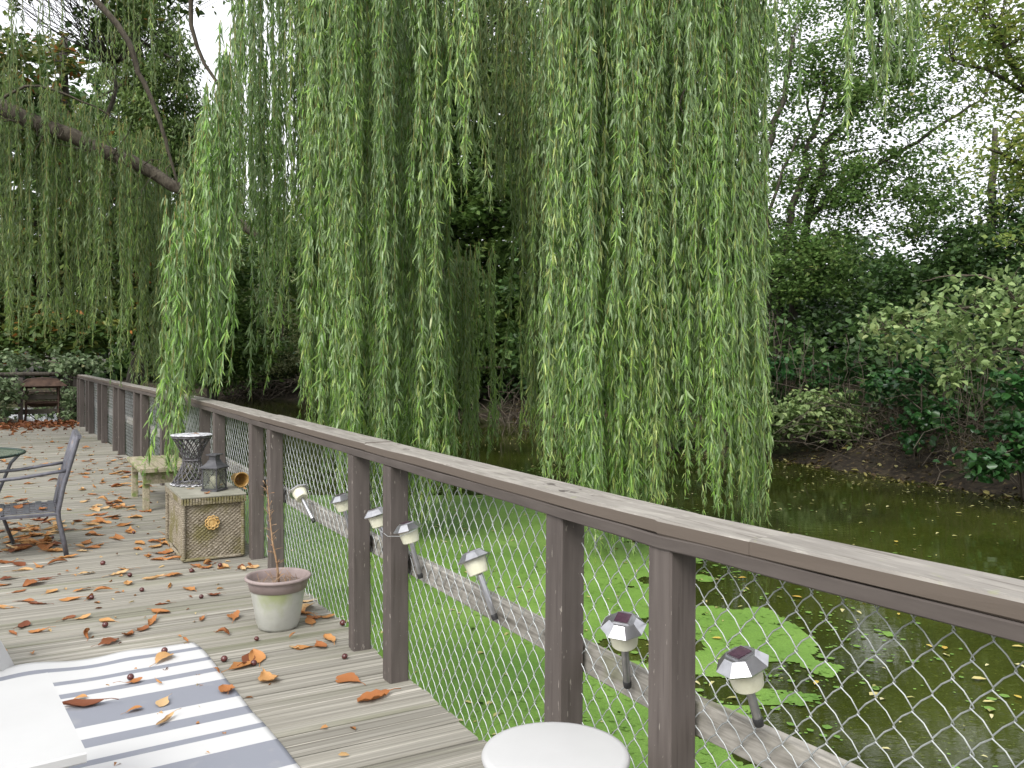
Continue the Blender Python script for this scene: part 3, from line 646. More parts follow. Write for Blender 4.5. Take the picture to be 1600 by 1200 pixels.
# candle lantern on the trunk
lp = W(tx + .245, ty + .21, th + .001)
ln = empty("candle_lantern", lp, TH + math.radians(44), "dark metal candle lantern with crossed glass panes on the wicker trunk", "lantern")
s2 = .058
MB().cbox((0, 0, .008), (.135, .135, .016), .003, 0).obj("base", M['lantern'], ln)
for a in (-1, 1):
    for b in (-1, 1): MB().cbox((a * s2, b * s2, .090), (.009, .009, .150), .0015, 2).obj("corner_post", M['lantern'], ln)
for k in range(4):
    Rz = Matrix.Rotation(k * math.pi / 2, 3, 'Z')
    pane = MB().box(Rz @ Vector((0, s2, .090)), (.104, .002, .146), Rz).obj("pane", M['pane'], ln)
    for sg in (-1, 1):
        MB().tube([Rz @ Vector((-sg * .05, s2 + .004, .02)), Rz @ Vector((sg * .05, s2 + .004, .162))], .002, 5).obj("cross_bar", M['lantern'], pane)
MB().cbox((0, 0, .168), (.150, .150, .008), .002, 0).obj("eave", M['lantern'], ln)
mb = MB(); prof = [(.075, .172), (.055, .186), (.038, .206), (.032, .222)]
vv = [(sx * r, sy * r, z) for r, z in prof for sx, sy in ((-1, -1), (1, -1), (1, 1), (-1, 1))]
mb.add(vv, [(i * 4 + j, i * 4 + (j + 1) % 4, (i + 1) * 4 + (j + 1) % 4, (i + 1) * 4 + j) for i in range(3) for j in range(4)] + [(12, 13, 14, 15)])
roof = mb.obj("roof", M['lantern'], ln)
MB().cbox((0, 0, .240), (.056, .056, .034), .002, 2).obj("chimney", M['lantern'], roof)
MB().cbox((0, 0, .261), (.088, .088, .009), .003, 0).obj("chimney_cap", M['lantern'], roof)
cd = MB().lathe([(0, .017), (.034, .017), (.034, .105), (.03, .108), (0, .104)], 20).obj("candle", M['candle'], ln, smooth=True)
MB().tube([(0, 0, .104), (.001, 0, .116)], .0012, 5).obj("wick", M['stake_black'], cd)

# small pot on its side
bp = W(tx + .44, ty + .30, th + .058)
b0 = empty("small_pot", bp, TH, "small amber clay pot lying on its side next to the candle lantern", "pot")
Rm = Matrix.Rotation(math.radians(90), 3, 'X') @ Matrix.Rotation(math.radians(6), 3, 'Y')
MB().lathe([(.0, -.075), (.038, -.075), (.052, .04), (.058, .045), (.058, .06), (.051, .062), (.046, .045), (.034, -.065), (0, -.065)], 26, M=Rm).obj("pot_wall", M['brass'], b0, smooth=True)

# mossy bench
bn = D(G(222, 800)); bx, by = bn.x - .03, bn.y - .06
be = empty("low_bench", tuple(W(bx, by)), TH, "low mossy wooden bench with broad slats behind the wicker trunk", "bench")
for k in range(3):
    MB().cbox((.075 + .16 * k, .53, .385), (.148, 1.12, .035), .005, 1).obj("slat", M['bench'], be)
for y in (.06, 1.0):
    MB().cbox((.23, y, .353), (.42, .06, .028), .003, 0).obj("batten", M['bench'], be)
    MB().cbox((.23, y + .005, .295), (.38, .038, .085), .003, 0).obj("apron", M['bench'], be)
    for x in (.07, .40): MB().cbox((x, y + .045, .165), (.06, .05, .33), .004, 2).obj("leg", M['bench'], be)

# pot with a dead plant
pc = G(434, 990); pc = pc + Vector((-.03, .12, 0))
pp = empty("flower_pot", (pc.x, pc.y, 0), 0, "white plastic flower pot with brown rim and a dead stalk", "flower pot")
MB().lathe([(0, .004), (.100, .0), (.104, .012), (.112, .03), (.136, .17), (.142, .205)], 40).obj("body", M['pot_white'], pp, smooth=True)
mb = MB().lathe([(.142, .203), (.1475, .206), (.158, .252), (.158, .258)], 40); mb.obj("brown_band", M['pot_brown'], pp, smooth=True)
MB().lathe([(.158, .256), (.171, .258), (.174, .266), (.171, .274), (.162, .276), (.155, .268), (.148, .225)], 40).obj("rim", M['pot_brown'], pp, smooth=True)
MB().lathe([(0, .238), (.07, .235), (.150, .228)], 32).obj("soil", M['soil'], pp)
mb = MB(); stem = [(.005, 0, .23), (-.005, .0, .33), (-.03, .0, .45), (-.045, .01, .56), (-.055, .01, .68), (-.062, .01, .76)]
mb.tube(stem, [.007, .006, .005, .004, .003, .0015], 6)
for k in range(46):
    t = RND.uniform(.3, 4.9); i = int(t); p = Vector(stem[i]).lerp(Vector(stem[i + 1]), t - i)
    d = Vector((RND.gauss(0, 1), RND.gauss(0, 1), RND.uniform(.2, 1.5))).normalized() * RND.uniform(.015, .05)
    mb.tube([p, p + d * .6, p + d], [.0015, .0012, .003 if RND.random() < .4 else .0008], 4)
mb.obj("dead_stalk", M['dry'], pp, smooth=True)
mb = MB()
for k in range(26):
    a = RND.random() * 6.28; r = RND.uniform(.03, .13); p = Vector((r * math.cos(a), r * math.sin(a), .235))
    mb.tube([p, p + Vector((RND.gauss(0, .03), RND.gauss(0, .03), RND.uniform(.02, .06)))], .0012, 4)
mb.obj("dry_twigs", M['dry'], pp)

# iron patio chair, facing away from the pond
cf = D(G(104, 868)); cx, cy = cf.x, cf.y
ch = empty("patio_chair", tuple(W(cx, cy)), TH, "grey metal patio chair with strap seat, a few dry leaves on it", "chair")
SW, SD, SH = .54, .56, .315
for y in (0, SW):
    mb = MB(); mb.tube([(.0, y, 0), (-.02, y, .12), (-.05, y, .26), (-.055, y, SH), (-.02, y, .5), (.035, y, .70), (.075, y, .845), (.085, y, .86)], .017, 8); mb.obj("back_upright", M['iron'], ch, smooth=True)
    mb = MB(); mb.tube([(-SD - .08, y, 0), (-SD - .04, y, .25), (-SD - .02, y, .42), (-SD + .02, y, .53), (-SD + .08, y, .565), (-.30, y, .575), (-.10, y, .60), (-.005, y, .61)], .013, 8); mb.obj("arm", M['iron'], ch, smooth=True)
    MB().cbox((-.055 - SD / 2, y, SH - .012), (SD, .028, .022), .003, 0).obj("side_rail", M['iron'], ch)
MB().cbox((.082, SW / 2, .85), (.026, SW + .03, .030), .004, 1).obj("top_rail", M['iron'], ch)
MB().cbox((-SD - .04, SW / 2, SH - .012), (.028, SW, .022), .003, 1).obj("front_rail", M['iron'], ch)
MB().cbox((-.05, SW / 2, SH - .012), (.028, SW, .022), .003, 1).obj("rear_rail", M['iron'], ch)
for k in range(6): MB().cbox((-.055 - SD / 2, .05 + (SW - .1) * k / 5, SH + .004), (SD, .046, .006), .002, 0).obj("seat_strap", M['iron'], ch)
for k in range(7): MB().cbox((-.09 - (SD - .07) * k / 6, SW / 2, SH + .009), (.042, SW, .005), .002, 1).obj("seat_strap", M['iron'], ch)
for k in range(5):
    y = .07 + (SW - .14) * k / 4
    MB().tube([(-.05, y, SH), (-.018, y, .5), (.036, y, .70), (.076, y, .845)], .008, 6).obj("back_bar", M['iron'], ch, smooth=True)
MB().tube([(-.03, 0, .40), (-.03, SW, .40)], .010, 6).obj("back_bar", M['iron'], ch, smooth=True)

# round glass table
tc = P(-79, 712, 6.6); tz = .70
tb = empty("glass_table", (tc.x, tc.y, 0), 0, "round green glass patio table at the deck edge next to the metal chair", "table")
MB().lathe([(0, tz - .008), (.485, tz - .008), (.485, tz), (0, tz)], 48).obj("glass_top", M['glass'], tb)
mb = MB(); mb.tube([(.492 * math.cos(a), .492 * math.sin(a), tz - .004) for a in np.linspace(0, 6.2832, 57)], .010, 8); mb.obj("rim", M['glass_rim'], tb, smooth=True)
for k in range(4):
    a = k * math.pi / 2 + .4; c, s = math.cos(a), math.sin(a)
    MB().tube([(.42 * c, .42 * s, 0), (.30 * c, .30 * s, .35), (.40 * c, .40 * s, .62), (.46 * c, .46 * s, tz - .012)], .013, 8).obj("leg", M['iron'], tb, smooth=True)

# rusty outdoor fireplace at the far end
fp = D(G(66, 660)); 
fi = empty("outdoor_fireplace", tuple(W(fp.x, fp.y)), TH, "rusty outdoor fireplace with hipped metal roof among the brambles", "fireplace")
a = .30
for x in (-a, a):
    for y in (-a, a):
        MB().tube([(x * 1.08, y * 1.08, 0), (x, y, .22), (x, y, .80)], .024, 6).obj("leg", M['rust'], fi)
MB().lathe([(.0, .34), (.30, .34), (.44, .42), (.46, .42), (.46, .435), (.30, .36), (0, .36)], 4, M=Matrix.Rotation(math.pi / 4, 3, 'Z')).obj("fire_tray", M['rust'], fi)
MB().lathe([(.62, .775), (.64, .78), (.62, .80), (.40, .925), (.12, .95), (0, .955)], 4, M=Matrix.Rotation(math.pi / 4, 3, 'Z')).obj("roof", M['rust'], fi)
for z in (.46, .62, .76):
    for (p, q) in (((-a, -a), (a, -a)), ((-a, -a), (-a, a)), ((a, -a), (a, a)), ((-a, a), (a, a))):
        MB().tube([(*p, z), (*q, z)], .009, 5).obj("screen_bar", M['rust'], fi)

# striped rug
rc = G(305, 1004); av = Vector((.53, -.848, 0)); rug_rz = math.atan2(-.53, -.848)
m, nt, b = new_mat("striped woven rug")
tc_ = node(nt, "ShaderNodeTexCoord"); sx = node(nt, "ShaderNodeSeparateXYZ"); nt.links.new(tc_.outputs["Object"], sx.inputs[0])
dv = node(nt, "ShaderNodeMath", operation='DIVIDE'); nt.links.new(sx.outputs["Y"], dv.inputs[0]); dv.inputs[1].default_value = 2.4
Wc, Bc = (.50, .50, .495), (.215, .225, .255)
bands = [(.09, .135), (.265, .31), (.43, .48), (.60, .83), (.955, 1.035), (1.15, 1.2), (1.33, 1.56), (1.7, 1.76), (1.9, 1.95), (2.1, 2.15)]
stops = [(0.0, Wc)]
for p, q in bands: stops += [(p / 2.4, Bc), (q / 2.4, Wc)]
rp = ramp(nt, stops, 'CONSTANT'); nt.links.new(dv.outputs[0], rp.inputs[0])
n1 = noise(nt, coords(nt, (1, 1, 1), 'Object', False), 9, 6); f1 = smooth_step(nt, n1, .55, .75)
mu = node(nt, "ShaderNodeMath", operation='MULTIPLY'); nt.links.new(f1, mu.inputs[0]); mu.inputs[1].default_value = .18
nt.links.new(mix(nt, mu.outputs[0], rp.outputs[0], (.42, .41, .37)), b.inputs["Base Color"]); b.inputs["Roughness"].default_value = .9; b.inputs["Specular IOR Level"].default_value = .1
wv = node(nt, "ShaderNodeTexWave"); wv.inputs["Scale"].default_value = 70; wv.bands_direction = 'Y'; nt.links.new(tc_.outputs["Object"], wv.inputs["Vector"]); bump(nt, b, wv.outputs["Fac"], .25, .002)
M['rug'] = m
def rug_h(bx_, ay_):                      # b = along the stripes, a = across them
    w = .028 * np.exp(-((bx_ - .74) / .16) ** 2) * np.exp(-ay_ / .22) + .010 * np.exp(-((bx_ - .33) / .10) ** 2) * np.exp(-ay_ / .2)
    return .006 + w + .002 * np.sin(bx_ * 9 + ay_ * 4) * np.exp(-ay_ / .6)
bb, aa = np.linspace(0, 1.7, 86), np.linspace(0, 2.4, 97); BB, AA = np.meshgrid(bb, aa)
ZZ = rug_h(BB, AA); edge = .012 * (vnoise(AA, BB * 0, .2, 41) - .5) * (BB < .03) + .012 * (vnoise(BB, AA * 0, .15, 42) - .5) * (AA < .03)
pts = np.stack([BB + edge, AA + edge * .7, ZZ], -1).reshape(-1, 3); k = len(bb); ii = np.arange(len(aa) - 1)[:, None] * k + np.arange(k - 1)[None]
bdir = Vector((-.848, -.53, 0))
rug = link("striped_rug", mesh_np("rug", pts, np.stack([ii, ii + 1, ii + k + 1, ii + k], -1).reshape(-1, 4)), M['rug'], smooth=True)
rug.matrix_world = Matrix(((bdir.x, av.x, 0, rc.x), (bdir.y, av.y, 0, rc.y), (0, 0, 1, 0), (0, 0, 0, 1)))
sol = rug.modifiers.new("thickness", 'SOLIDIFY'); sol.thickness = .004; sol.offset = -1
tag(rug, "white outdoor rug with blue grey stripes, rippled along one edge", "rug")

# white low table, white plastic chair and round side table at the edges of the view
tp = P(74, 1050, F * (H - .40) / (1050 - YH)); t0 = empty("coffee_table", (tp.x, tp.y, 0), TH + math.radians(6), "plain white low table standing over the striped rug", "table")
MB().cbox((-.45, -.36, .385), (.9, .72, .03), .005, 0).obj("table_top", M['white'], t0)
for x in (-.06, -.84):
    for y in (-.06, -.66): MB().cbox((x, y, .188), (.045, .045, .364), .004, 2).obj("leg", M['white'], t0)
cp = G(24, 1049); c0 = empty("plastic_chair", (cp.x, cp.y, 0), TH + math.radians(45), "white moulded plastic chair with red feet beside the rug", "chair")
def leg(x, y, sx_, sy_):
    mb = MB(); pr = [(0, 0, .02, .034), (-.025 - .01 * sx_, .01 * sy_, .10, .042), (-.065 - .02 * sx_, .02 * sy_, .20, .05), (-.105 - .025 * sx_, .035 * sy_, .32, .055), (-.13 - .03 * sx_, .05 * sy_, .42, .055)]
    vs = []
    for (dx_, dy_, z, w) in pr: vs += [(x + dx_ - w * (sx_ > 0) * 2, y + dy_, z), (x + dx_ + w * (sx_ < 0) * 2, y + dy_, z), (x + dx_ + w * (sx_ < 0) * 2, y + dy_ + .03 * sy_, z), (x + dx_ - w * (sx_ > 0) * 2, y + dy_ + .03 * sy_, z)]
    n = len(pr); fs = [(i * 4 + j, i * 4 + (j + 1) % 4, (i + 1) * 4 + (j + 1) % 4, (i + 1) * 4 + j) for i in range(n - 1) for j in range(4)] + [(3, 2, 1, 0)]
    mb.add(vs, fs); o = mb.obj("leg", M['white'], c0)
    MB().cbox((x - .03 * sx_, y + .015 * sy_, .010), (.05, .034, .020), .004, 0).obj("foot", M['red'], o)
leg(0, 0, 1, 1); leg(-.52, 0, -1, 1); leg(0, .5, 1, -1); leg(-.52, .5, -1, -1)
MB().cbox((-.36, .25, .425), (.46, .46, .03), .012, 0).obj("seat", M['white'], c0)
mb = MB(); mb.add([(-.60 - .06 * t, .02 + .46 * u_, .44 + .42 * t + .03 * math.sin(3.14 * u_)) for t in np.linspace(0, 1, 6) for u_ in np.linspace(0, 1, 9)], [(i * 9 + j, i * 9 + j + 1, (i + 1) * 9 + j + 1, (i + 1) * 9 + j) for i in range(5) for j in range(8)])
bk = mb.obj("backrest", M['white'], c0, smooth=True); so_ = bk.modifiers.new("thickness", 'SOLIDIFY'); so_.thickness = .02
sp_ = P(868, 1174, F * (H - .45) / (1174 - YH)); s0 = empty("side_table", (sp_.x, sp_.y, 0), 0, "small round white plastic side table close to the railing posts", "table")
MB().lathe([(0, .425), (.17, .425), (.184, .43), (.187, .440), (.182, .449), (.170, .451), (.0, .447)], 48).obj("table_top", M['white'], s0, smooth=True)
for k in range(3):
    a = k * 2.094 + .3; MB().tube([(.12 * math.cos(a), .12 * math.sin(a), .426), (.15 * math.cos(a), .15 * math.sin(a), 0)], .016, 10).obj("leg", M['white'], s0, smooth=True)

# ------------------------------------------------------------------ fallen leaves and conkers
def fallen_mesh(k):
    r = random.Random(100 + k); nt_, ns = 10, 5; curl = r.choice([.6, 1.0, 1.6, 2.4]); bend = r.uniform(-.9, 1.6); tw_ = r.uniform(-1.5, 1.5); wd_ = r.uniform(.38, .72); side = r.uniform(-.4, .4)
    pts = []
    for i in range(nt_):
        t = i / (nt_ - 1); w = wd_ * (math.sin(math.pi * min(1, t * .95 + .04) ** 1.4) ** .8) * .5 + .008
        for j in range(ns):
            s = (j / (ns - 1) - .5) * 2; cl = curl * (.7 + .5 * math.sin(3 * t + k)); ang = s * cl; rr_ = w / max(cl, .3)
            jag = 1 + (.07 * r.gauss(0, 1) if abs(s) > .9 else 0)
            y = rr_ * math.sin(ang) * jag; z = rr_ * (1 - math.cos(ang)) + .03 * math.sin(t * 22 + k) * abs(s) * (k % 2) + r.gauss(0, .010)
            tt = tw_ * (t - .5); y, z = y * math.cos(tt) - z * math.sin(tt), y * math.sin(tt) + z * math.cos(tt)
            bq = bend if abs(bend) > .1 else .1; x = math.sin(bq * (t - .5)) / bq; z += (1 - math.cos(bq * (t - .5))) / bq; y += side * (t - .5) ** 2
            pts.append([x, y, z])
    zm = min(p[2] for p in pts)
    for p in pts: p[2] -= zm
    fs = [(i * ns + j, i * ns + j + 1, (i + 1) * ns + j + 1, (i + 1) * ns + j) for i in range(nt_ - 1) for j in range(ns - 1)]
    mb = MB(); mb.add(pts, fs); b0_ = Vector(pts[2]); mb.tube([b0_, b0_ + Vector((-.14, .02, .01)), b0_ + Vector((-.30, .07, max(-b0_.z, -.03)))], [.014, .010, .014], 4)
    me = mb.mesh("fallen_leaf"); me.materials.append(M['leaf_brown']); me.polygons.foreach_set("use_smooth", np.ones(len(me.polygons), dtype=bool)); return me
LM = [fallen_mesh(k) for k in range(18)]
def fallen(p, size, label, group, k=None, rz=None):
    o = bpy.data.objects.new("fallen_leaf", LM[RND.randrange(18) if k is None else k]); COL.objects.link(o)
    o.location = (p[0], p[1], p[2] + .002); o.rotation_euler = (RND.gauss(0, .08), RND.gauss(0, .08), RND.random() * 6.28 if rz is None else rz); o.scale = (size, size * RND.uniform(.75, 1.1), size * RND.uniform(.5, .85))
    return tag(o, label, "leaf", group)
LBL = "curled brown fallen leaf on the open boards between rug, pot and chair"; GRP = "fallen leaves between rug and pot"
near = [(10, 880), (35, 892), (70, 906), (88, 880), (130, 862), (60, 885), (28, 883), (55, 913), (135, 897), (185, 898), (197, 890), (300, 893), (320, 888), (350, 887), (380, 890), (390, 885), (130, 922), (160, 924), (200, 912), (265, 917), (297, 922),
        (335, 930), (30, 925), (40, 940), (60, 945), (110, 938), (255, 945), (250, 957), (238, 972), (222, 984), (20, 990), (35, 980), (60, 988), (106, 967), (125, 967), (135, 993), (200, 992), (168, 971), (170, 1005), (315, 968), (365, 966), (350, 990),
        (385, 1033), (402, 1030), (376, 1042), (480, 950), (545, 1063), (475, 1013), (460, 1013), (490, 968), (505, 965), (140, 935), (80, 925), (15, 905), (270, 900), (240, 905), (480, 940), (420, 945), (8, 950), (5, 915)]
for x, y in near:
    fallen(G(x, y), RND.uniform(.09, .15), LBL, GRP)
for x, y, s, k, lb in [(418, 1062, .17, 3, "large folded tan leaf beside the rug edge"), (515, 1000, .16, 5, "long rolled rust brown leaf at the foot of a post"), (585, 1092, .17, 7, "long curled russet leaf near the cut board ends"), (103, 872, .17, 1, "upright pale tan leaf next to the chair leg"), (500, 1010, .12, 8, "brown leaf beside the flower pot base")]:
    fallen(G(x, y), s, lb, None, k)
for x, y, s in [(290, 1001, .07), (255, 1030, .14), (205, 1067, .10), (248, 1067, .06), (130, 1102, .18), (255, 1098, .09), (355, 1080, .11), (210, 1110, .07), (258, 1127, .12), (340, 1048, .06), (125, 1092, .06)]:
    p = G(x, y, .01); fallen((p.x, p.y, .010), s, "brown fallen leaf lying on the striped rug", "fallen leaves on the rug")
def zone(x0, x1, y0, y1, n, s0, s1, lb):
    c = 0
    while c < n:
        p = G(RND.uniform(x0, x1), RND.uniform(y0, y1)); q = D(p)
        if q.x > rx(q.y) - .02 or (tx - .02 < q.x and ty < q.y < ty + td): continue
        fallen(p, RND.uniform(s0, s1) * 1.15, "curled brown fallen leaf " + lb, "fallen leaves " + lb); c += 1
zone(0, 100, 812, 862, 52, .09, .15, "in the drift under the metal chair"); zone(140, 205, 785, 832, 24, .09, .15, "in the pile between chair and bench")
zone(0, 200, 690, 790, 62, .09, .15, "on the boards beyond the metal chair"); zone(165, 245, 690, 770, 22, .09, .15, "gathered along the far railing posts")
zone(238, 285, 836, 878, 14, .09, .14, "banked against the side of the wicker trunk"); zone(100, 240, 790, 880, 22, .08, .14, "on the boards before the wicker trunk")
zone(290, 395, 879, 890, 9, .06, .1, "under the front edge of the wicker trunk"); zone(440, 500, 930, 990, 5, .08, .12, "beside the flower pot against the chain link")
for (dx_, dy_, s) in [(.17, .08, .08), (.10, .35, .06), (.33, .45, .06), (.45, .16, .07)]:
    p = W(tx + dx_, ty + dy_, th + .001); fallen(p, s, "small rust leaf lying on the wicker trunk lid", "leaves on the trunk lid")
p = W(0, 0); fallen((sp.x + .04, sp.y - .03, sp.z + hh + .008), .06, "small orange leaf on top of the cane plant stand", None)
for (dx_, dy_) in [(-.15, .12), (-.3, .3), (-.45, .2), (-.25, .42)]:
    fallen(W(cx + dx_, cy + dy_, SH + .012), .11, "tan dry leaf lying on the metal chair seat", "leaves on the chair seat")
# crumbs of broken leaf between the boards
n = 700; lxv = NR.uniform(-2.2, 1.3, n); lyv = 3 + 17 * NR.random(n)
pos = np.array([tuple(W(a, b, .006)) for a, b in zip(lxv, lyv)]); dirs = NR.normal(size=(n, 3)) * [1, 1, .2]; nrm = NR.normal(size=(n, 3)) * .3 + [0, 0, 1]
V, Q = leaves(pos, dirs, nrm, NR.uniform(.015, .055, n), NR.uniform(.008, .025, n), fold=.5, curve=.2)
tag(link("leaf_crumbs", mesh_np("leaf_crumbs", V, Q, np.repeat(NR.random(n), 6)), M['leaf_brown2']), "small crumbs of broken brown leaf strewn over the deck", "leaf crumbs", kind="stuff")
# heap swept to the far end
n = 900; lxv = NR.uniform(-3, 1.0, n); lyv = 20.8 - np.abs(NR.normal(size=n)) * .9
sel = (NR.random(n) < .95); pos = np.array([tuple(W(a, b, 0.01 + .05 * RND.random())) for a, b in zip(lxv[sel], lyv[sel])]); n = len(pos)
dirs = NR.normal(size=(n, 3)) * [1, 1, .35]; nrm = NR.normal(size=(n, 3)) * .5 + [0, 0, 1]; V, Q = leaves(pos, dirs, nrm, NR.uniform(.08, .16, n), NR.uniform(.04, .07, n), fold=.5, curve=.3)
tag(link("leaf_heap", mesh_np("leaf_heap", V, Q, np.repeat(NR.random(n), 6)), M['leaf_heap']), "drift of russet fallen leaves along the far end of the deck", "leaves", kind="stuff")
mb = MB(); mb.lathe([(.0, 0), (.009, .001), (.0145, .007), (.0155, .014), (.012, .022), (.006, .0265), (0, .028)], 14); cme = mb.mesh("conker"); cme.materials.append(M['conker']); cme.polygons.foreach_set("use_smooth", np.ones(len(cme.polygons), dtype=bool))
for x, y in [(162, 883), (202, 902), (221, 925), (166, 980), (315, 935), (143, 937), (400, 1002), (540, 1030), (536, 978), (352, 1034), (395, 1040), (82, 842), (60, 812), (208, 834), (115, 690), (300, 895), (345, 886)]:
    o = bpy.data.objects.new("conker", cme); COL.objects.link(o); p = G(x, y); o.location = (p.x, p.y, .0); o.rotation_euler = (RND.uniform(-.5, .5), RND.uniform(-.5, .5), RND.random() * 6); o.location.z = .003; s = RND.uniform(.8, 1.15); o.scale = (s, s, s * .95)
    tag(o, "shiny dark conker lying on the deck boards", "conker", "conkers on the deck")
for x, y in [(257, 1020), (204, 1062)]:
    o = bpy.data.objects.new("conker", cme); COL.objects.link(o); p = G(x, y, .012); o.location = (p.x, p.y, .011); tag(o, "dark conker lying on the striped rug", "conker", "conkers on the rug")

# ------------------------------------------------------------------ weeping willow
WROOT = Vector((-11.5, 12.0, -.2))
wil = empty("weeping_willow", WROOT, 0, "weeping willow with long green leaf curtains trailing over the pond and railing", "tree")
mb = MB()
fork = Vector((-10.9, 12.0, 3.4))
paths = [([WROOT, Vector((-11.3, 12.05, 1.5)), fork], .45, .34),
         ([fork, Vector((-8.5, 11.5, 6.0)), Vector((-4.5, 10.2, 6.9)), Vector((-1.4, 9.0, 6.3)), Vector((1.0, 8.2, 5.7)), Vector((2.3, 8.0, 5.45))], .26, .03),
         ([fork, Vector((-9.0, 13.0, 6.5)), Vector((-4.0, 12.8, 8.6)), Vector((0.5, 11.0, 7.8)), Vector((2.6, 9.6, 6.8)), Vector((4.2, 9.4, 6.1))], .24, .03),
         ([fork, Vector((-8.0, 10.6, 5.8)), Vector((-5.0, 9.2, 6.2)), Vector((-2.6, 8.6, 5.75)), Vector((-.9, 8.4, 5.35))], .2, .03),
         ([P(-170, 95, 13.2), P(-40, 160, 13), P(120, 215, 12.8), P(240, 275, 12.6), P(345, 330, 12.4), P(420, 380, 12.3)], .15, .05),
         ([fork, Vector((-9.6, 12.6, 5.2)), P(-170, 95, 13.2)], .2, .15),
         ([Vector((-6.9, 12.0, 7.6)), P(185, 40, 12), P(215, 112, 12), P(250, 190, 12), P(266, 245, 12), P(285, 310, 12.1)], .05, .012),
         ([Vector((-3.6, 10.1, 6.6)), P(300, 40, 10), P(350, 150, 10), P(392, 235, 10)], .035, .008),
         ([P(-60, 205, 13.1), P(40, 135, 13), P(130, 160, 13.2), P(190, 190, 13.2)], .03, .006),
         ([P(1140, 60, 7.9), P(1090, 112, 7.8), P(1062, 165, 7.7), P(1100, 215, 7.7)], .012, .004),
         ([P(820, -40, 10.5), P(770, 40, 11), P(690, 110, 11.5)], .03, .006)]
nodes_w = limbs(mb, paths)
for k in range(60):                         # dead side twigs under the low limb
    p = P(RND.uniform(0, 380), 0, 12.6); p.z = P(p.x / 12.6 * F + 800, 180 + .36 * (p.x / 12.6 * F + 800), 12.6).z
    q = p + Vector((RND.gauss(0, .35), RND.gauss(0, .3), RND.gauss(.05, .3)))
    mb.tube(wob(p, q, 4, .08), [.010, .007, .005, .004, .002], 4, False)
t = mb.obj("trunk", M['barkw'], wil, loc=-WROOT, smooth=True)

def curtain(px0, px1, Y0_, Y1_, bot, top, n_rope, per, leaf=(.085, .15), mat='willow', rope_r=.075, dens=64, spread=1.0, fine=True, lean=(0, 0), gap=None, wr=.115):
    """strands hung in ropes: px range, depth range, bottom row(s), top row; a part of the willow"""
    Vs, Qs, Rs, Ts = [], [], [], []; nv = 0; mb = MB()
    for r in range(n_rope):
        px = px0 + (px1 - px0) * ((r + RND.random()) / n_rope); Y = RND.uniform(Y0_, Y1_)
        if gap and gap(px): continue
        bp = bot(px) if callable(bot) else bot; tone_r = RND.gauss(1.0, .2); hue_r = RND.gauss(0, .12)
        tp_ = (top(px) if callable(top) else top)
        for s in range(max(1, int(RND.gauss(per, per * .3)))):
            c = P(px, 0, Y); x = c.x + RND.gauss(0, rope_r); y = c.y + RND.gauss(0, rope_r)
            zb = H - (bp - abs(RND.gauss(0, 1)) * 60 * spread + 12 - YH) / F * Y; zt = H - (tp_ - RND.random() * 60 - YH) / F * Y
            if RND.random() < .22: zb += (zt - zb) * RND.uniform(.1, .6)
            zb = max(zb, WZ + .02); L = zt - zb
            if L < .3: continue
            k = max(4, int(L / .22)); ax, ay = RND.gauss(0, .05), RND.gauss(0, .05); ph = RND.random() * 6
            tt = np.linspace(0, 1, k + 1)
            sx = x + lean[0] * tt ** 2 * L + ax * np.sin(tt * 5 + ph) * tt + ax * 1.3 * tt + .012 * np.sin(tt * L * 4 + ph); sy = y + lean[1] * tt ** 2 * L + ay * np.sin(tt * 4 + ph * 2) * tt; sz = zt - L * tt
            mb.tube(list(zip(sx, sy, sz)), np.linspace(.0032, .001, k + 1), 3, False)
            m_ = int(L * dens); u = np.sort(NR.random(m_)); lf = leaf[0] + (leaf[1] - leaf[0]) * NR.random(m_)
            lf *= np.where(u > .9, 1 - (u - .9) * 5, 1.0)
            pos = np.column_stack([np.interp(u, tt, sx), np.interp(u, tt, sy), np.interp(u, tt, sz)])
            a = NR.random(m_) * 6.2832; op = np.clip(NR.normal(.36, .26, m_), .03, 1.3)
            rad_ = np.column_stack([np.cos(a), np.sin(a), np.zeros(m_)])
            dirs = rad_ * np.sin(op)[:, None] + np.array([0, 0, -1.0]) * np.cos(op)[:, None]
            nrm = rad_ * .9 + np.array([0, 0, .5]) + NR.normal(size=(m_, 3)) * .45
            V, Q = leaves(pos, dirs, nrm, lf, lf * wr * NR.uniform(.8, 1.25, m_), fold=.3, curve=NR.normal(.10, .12, (m_, 1)), wide_at=(.3, .62), w2=.75)
            Vs.append(V); Qs.append(Q + nv); nv += len(V)
            Rs.append(np.repeat(np.clip(NR.beta(2.2, 2.2, m_) + hue_r + .12 * (u - .5), 0, 1), 6)); Ts.append(np.repeat(np.clip(tone_r + .12 * NR.normal(size=m_), .55, 1.5), 6))
    o = link("hanging_leaves", mesh_np("hanging_leaves", np.concatenate(Vs), np.concatenate(Qs), np.concatenate(Rs), np.concatenate(Ts)), M[mat], wil, loc=-WROOT)
    mb.obj("hanging_shoots", M['wand'], o)
    return o
def pw(pts):
    xs = [p[0] for p in pts]; ys_ = [p[1] for p in pts]; return lambda x: float(np.interp(x, xs, ys_))
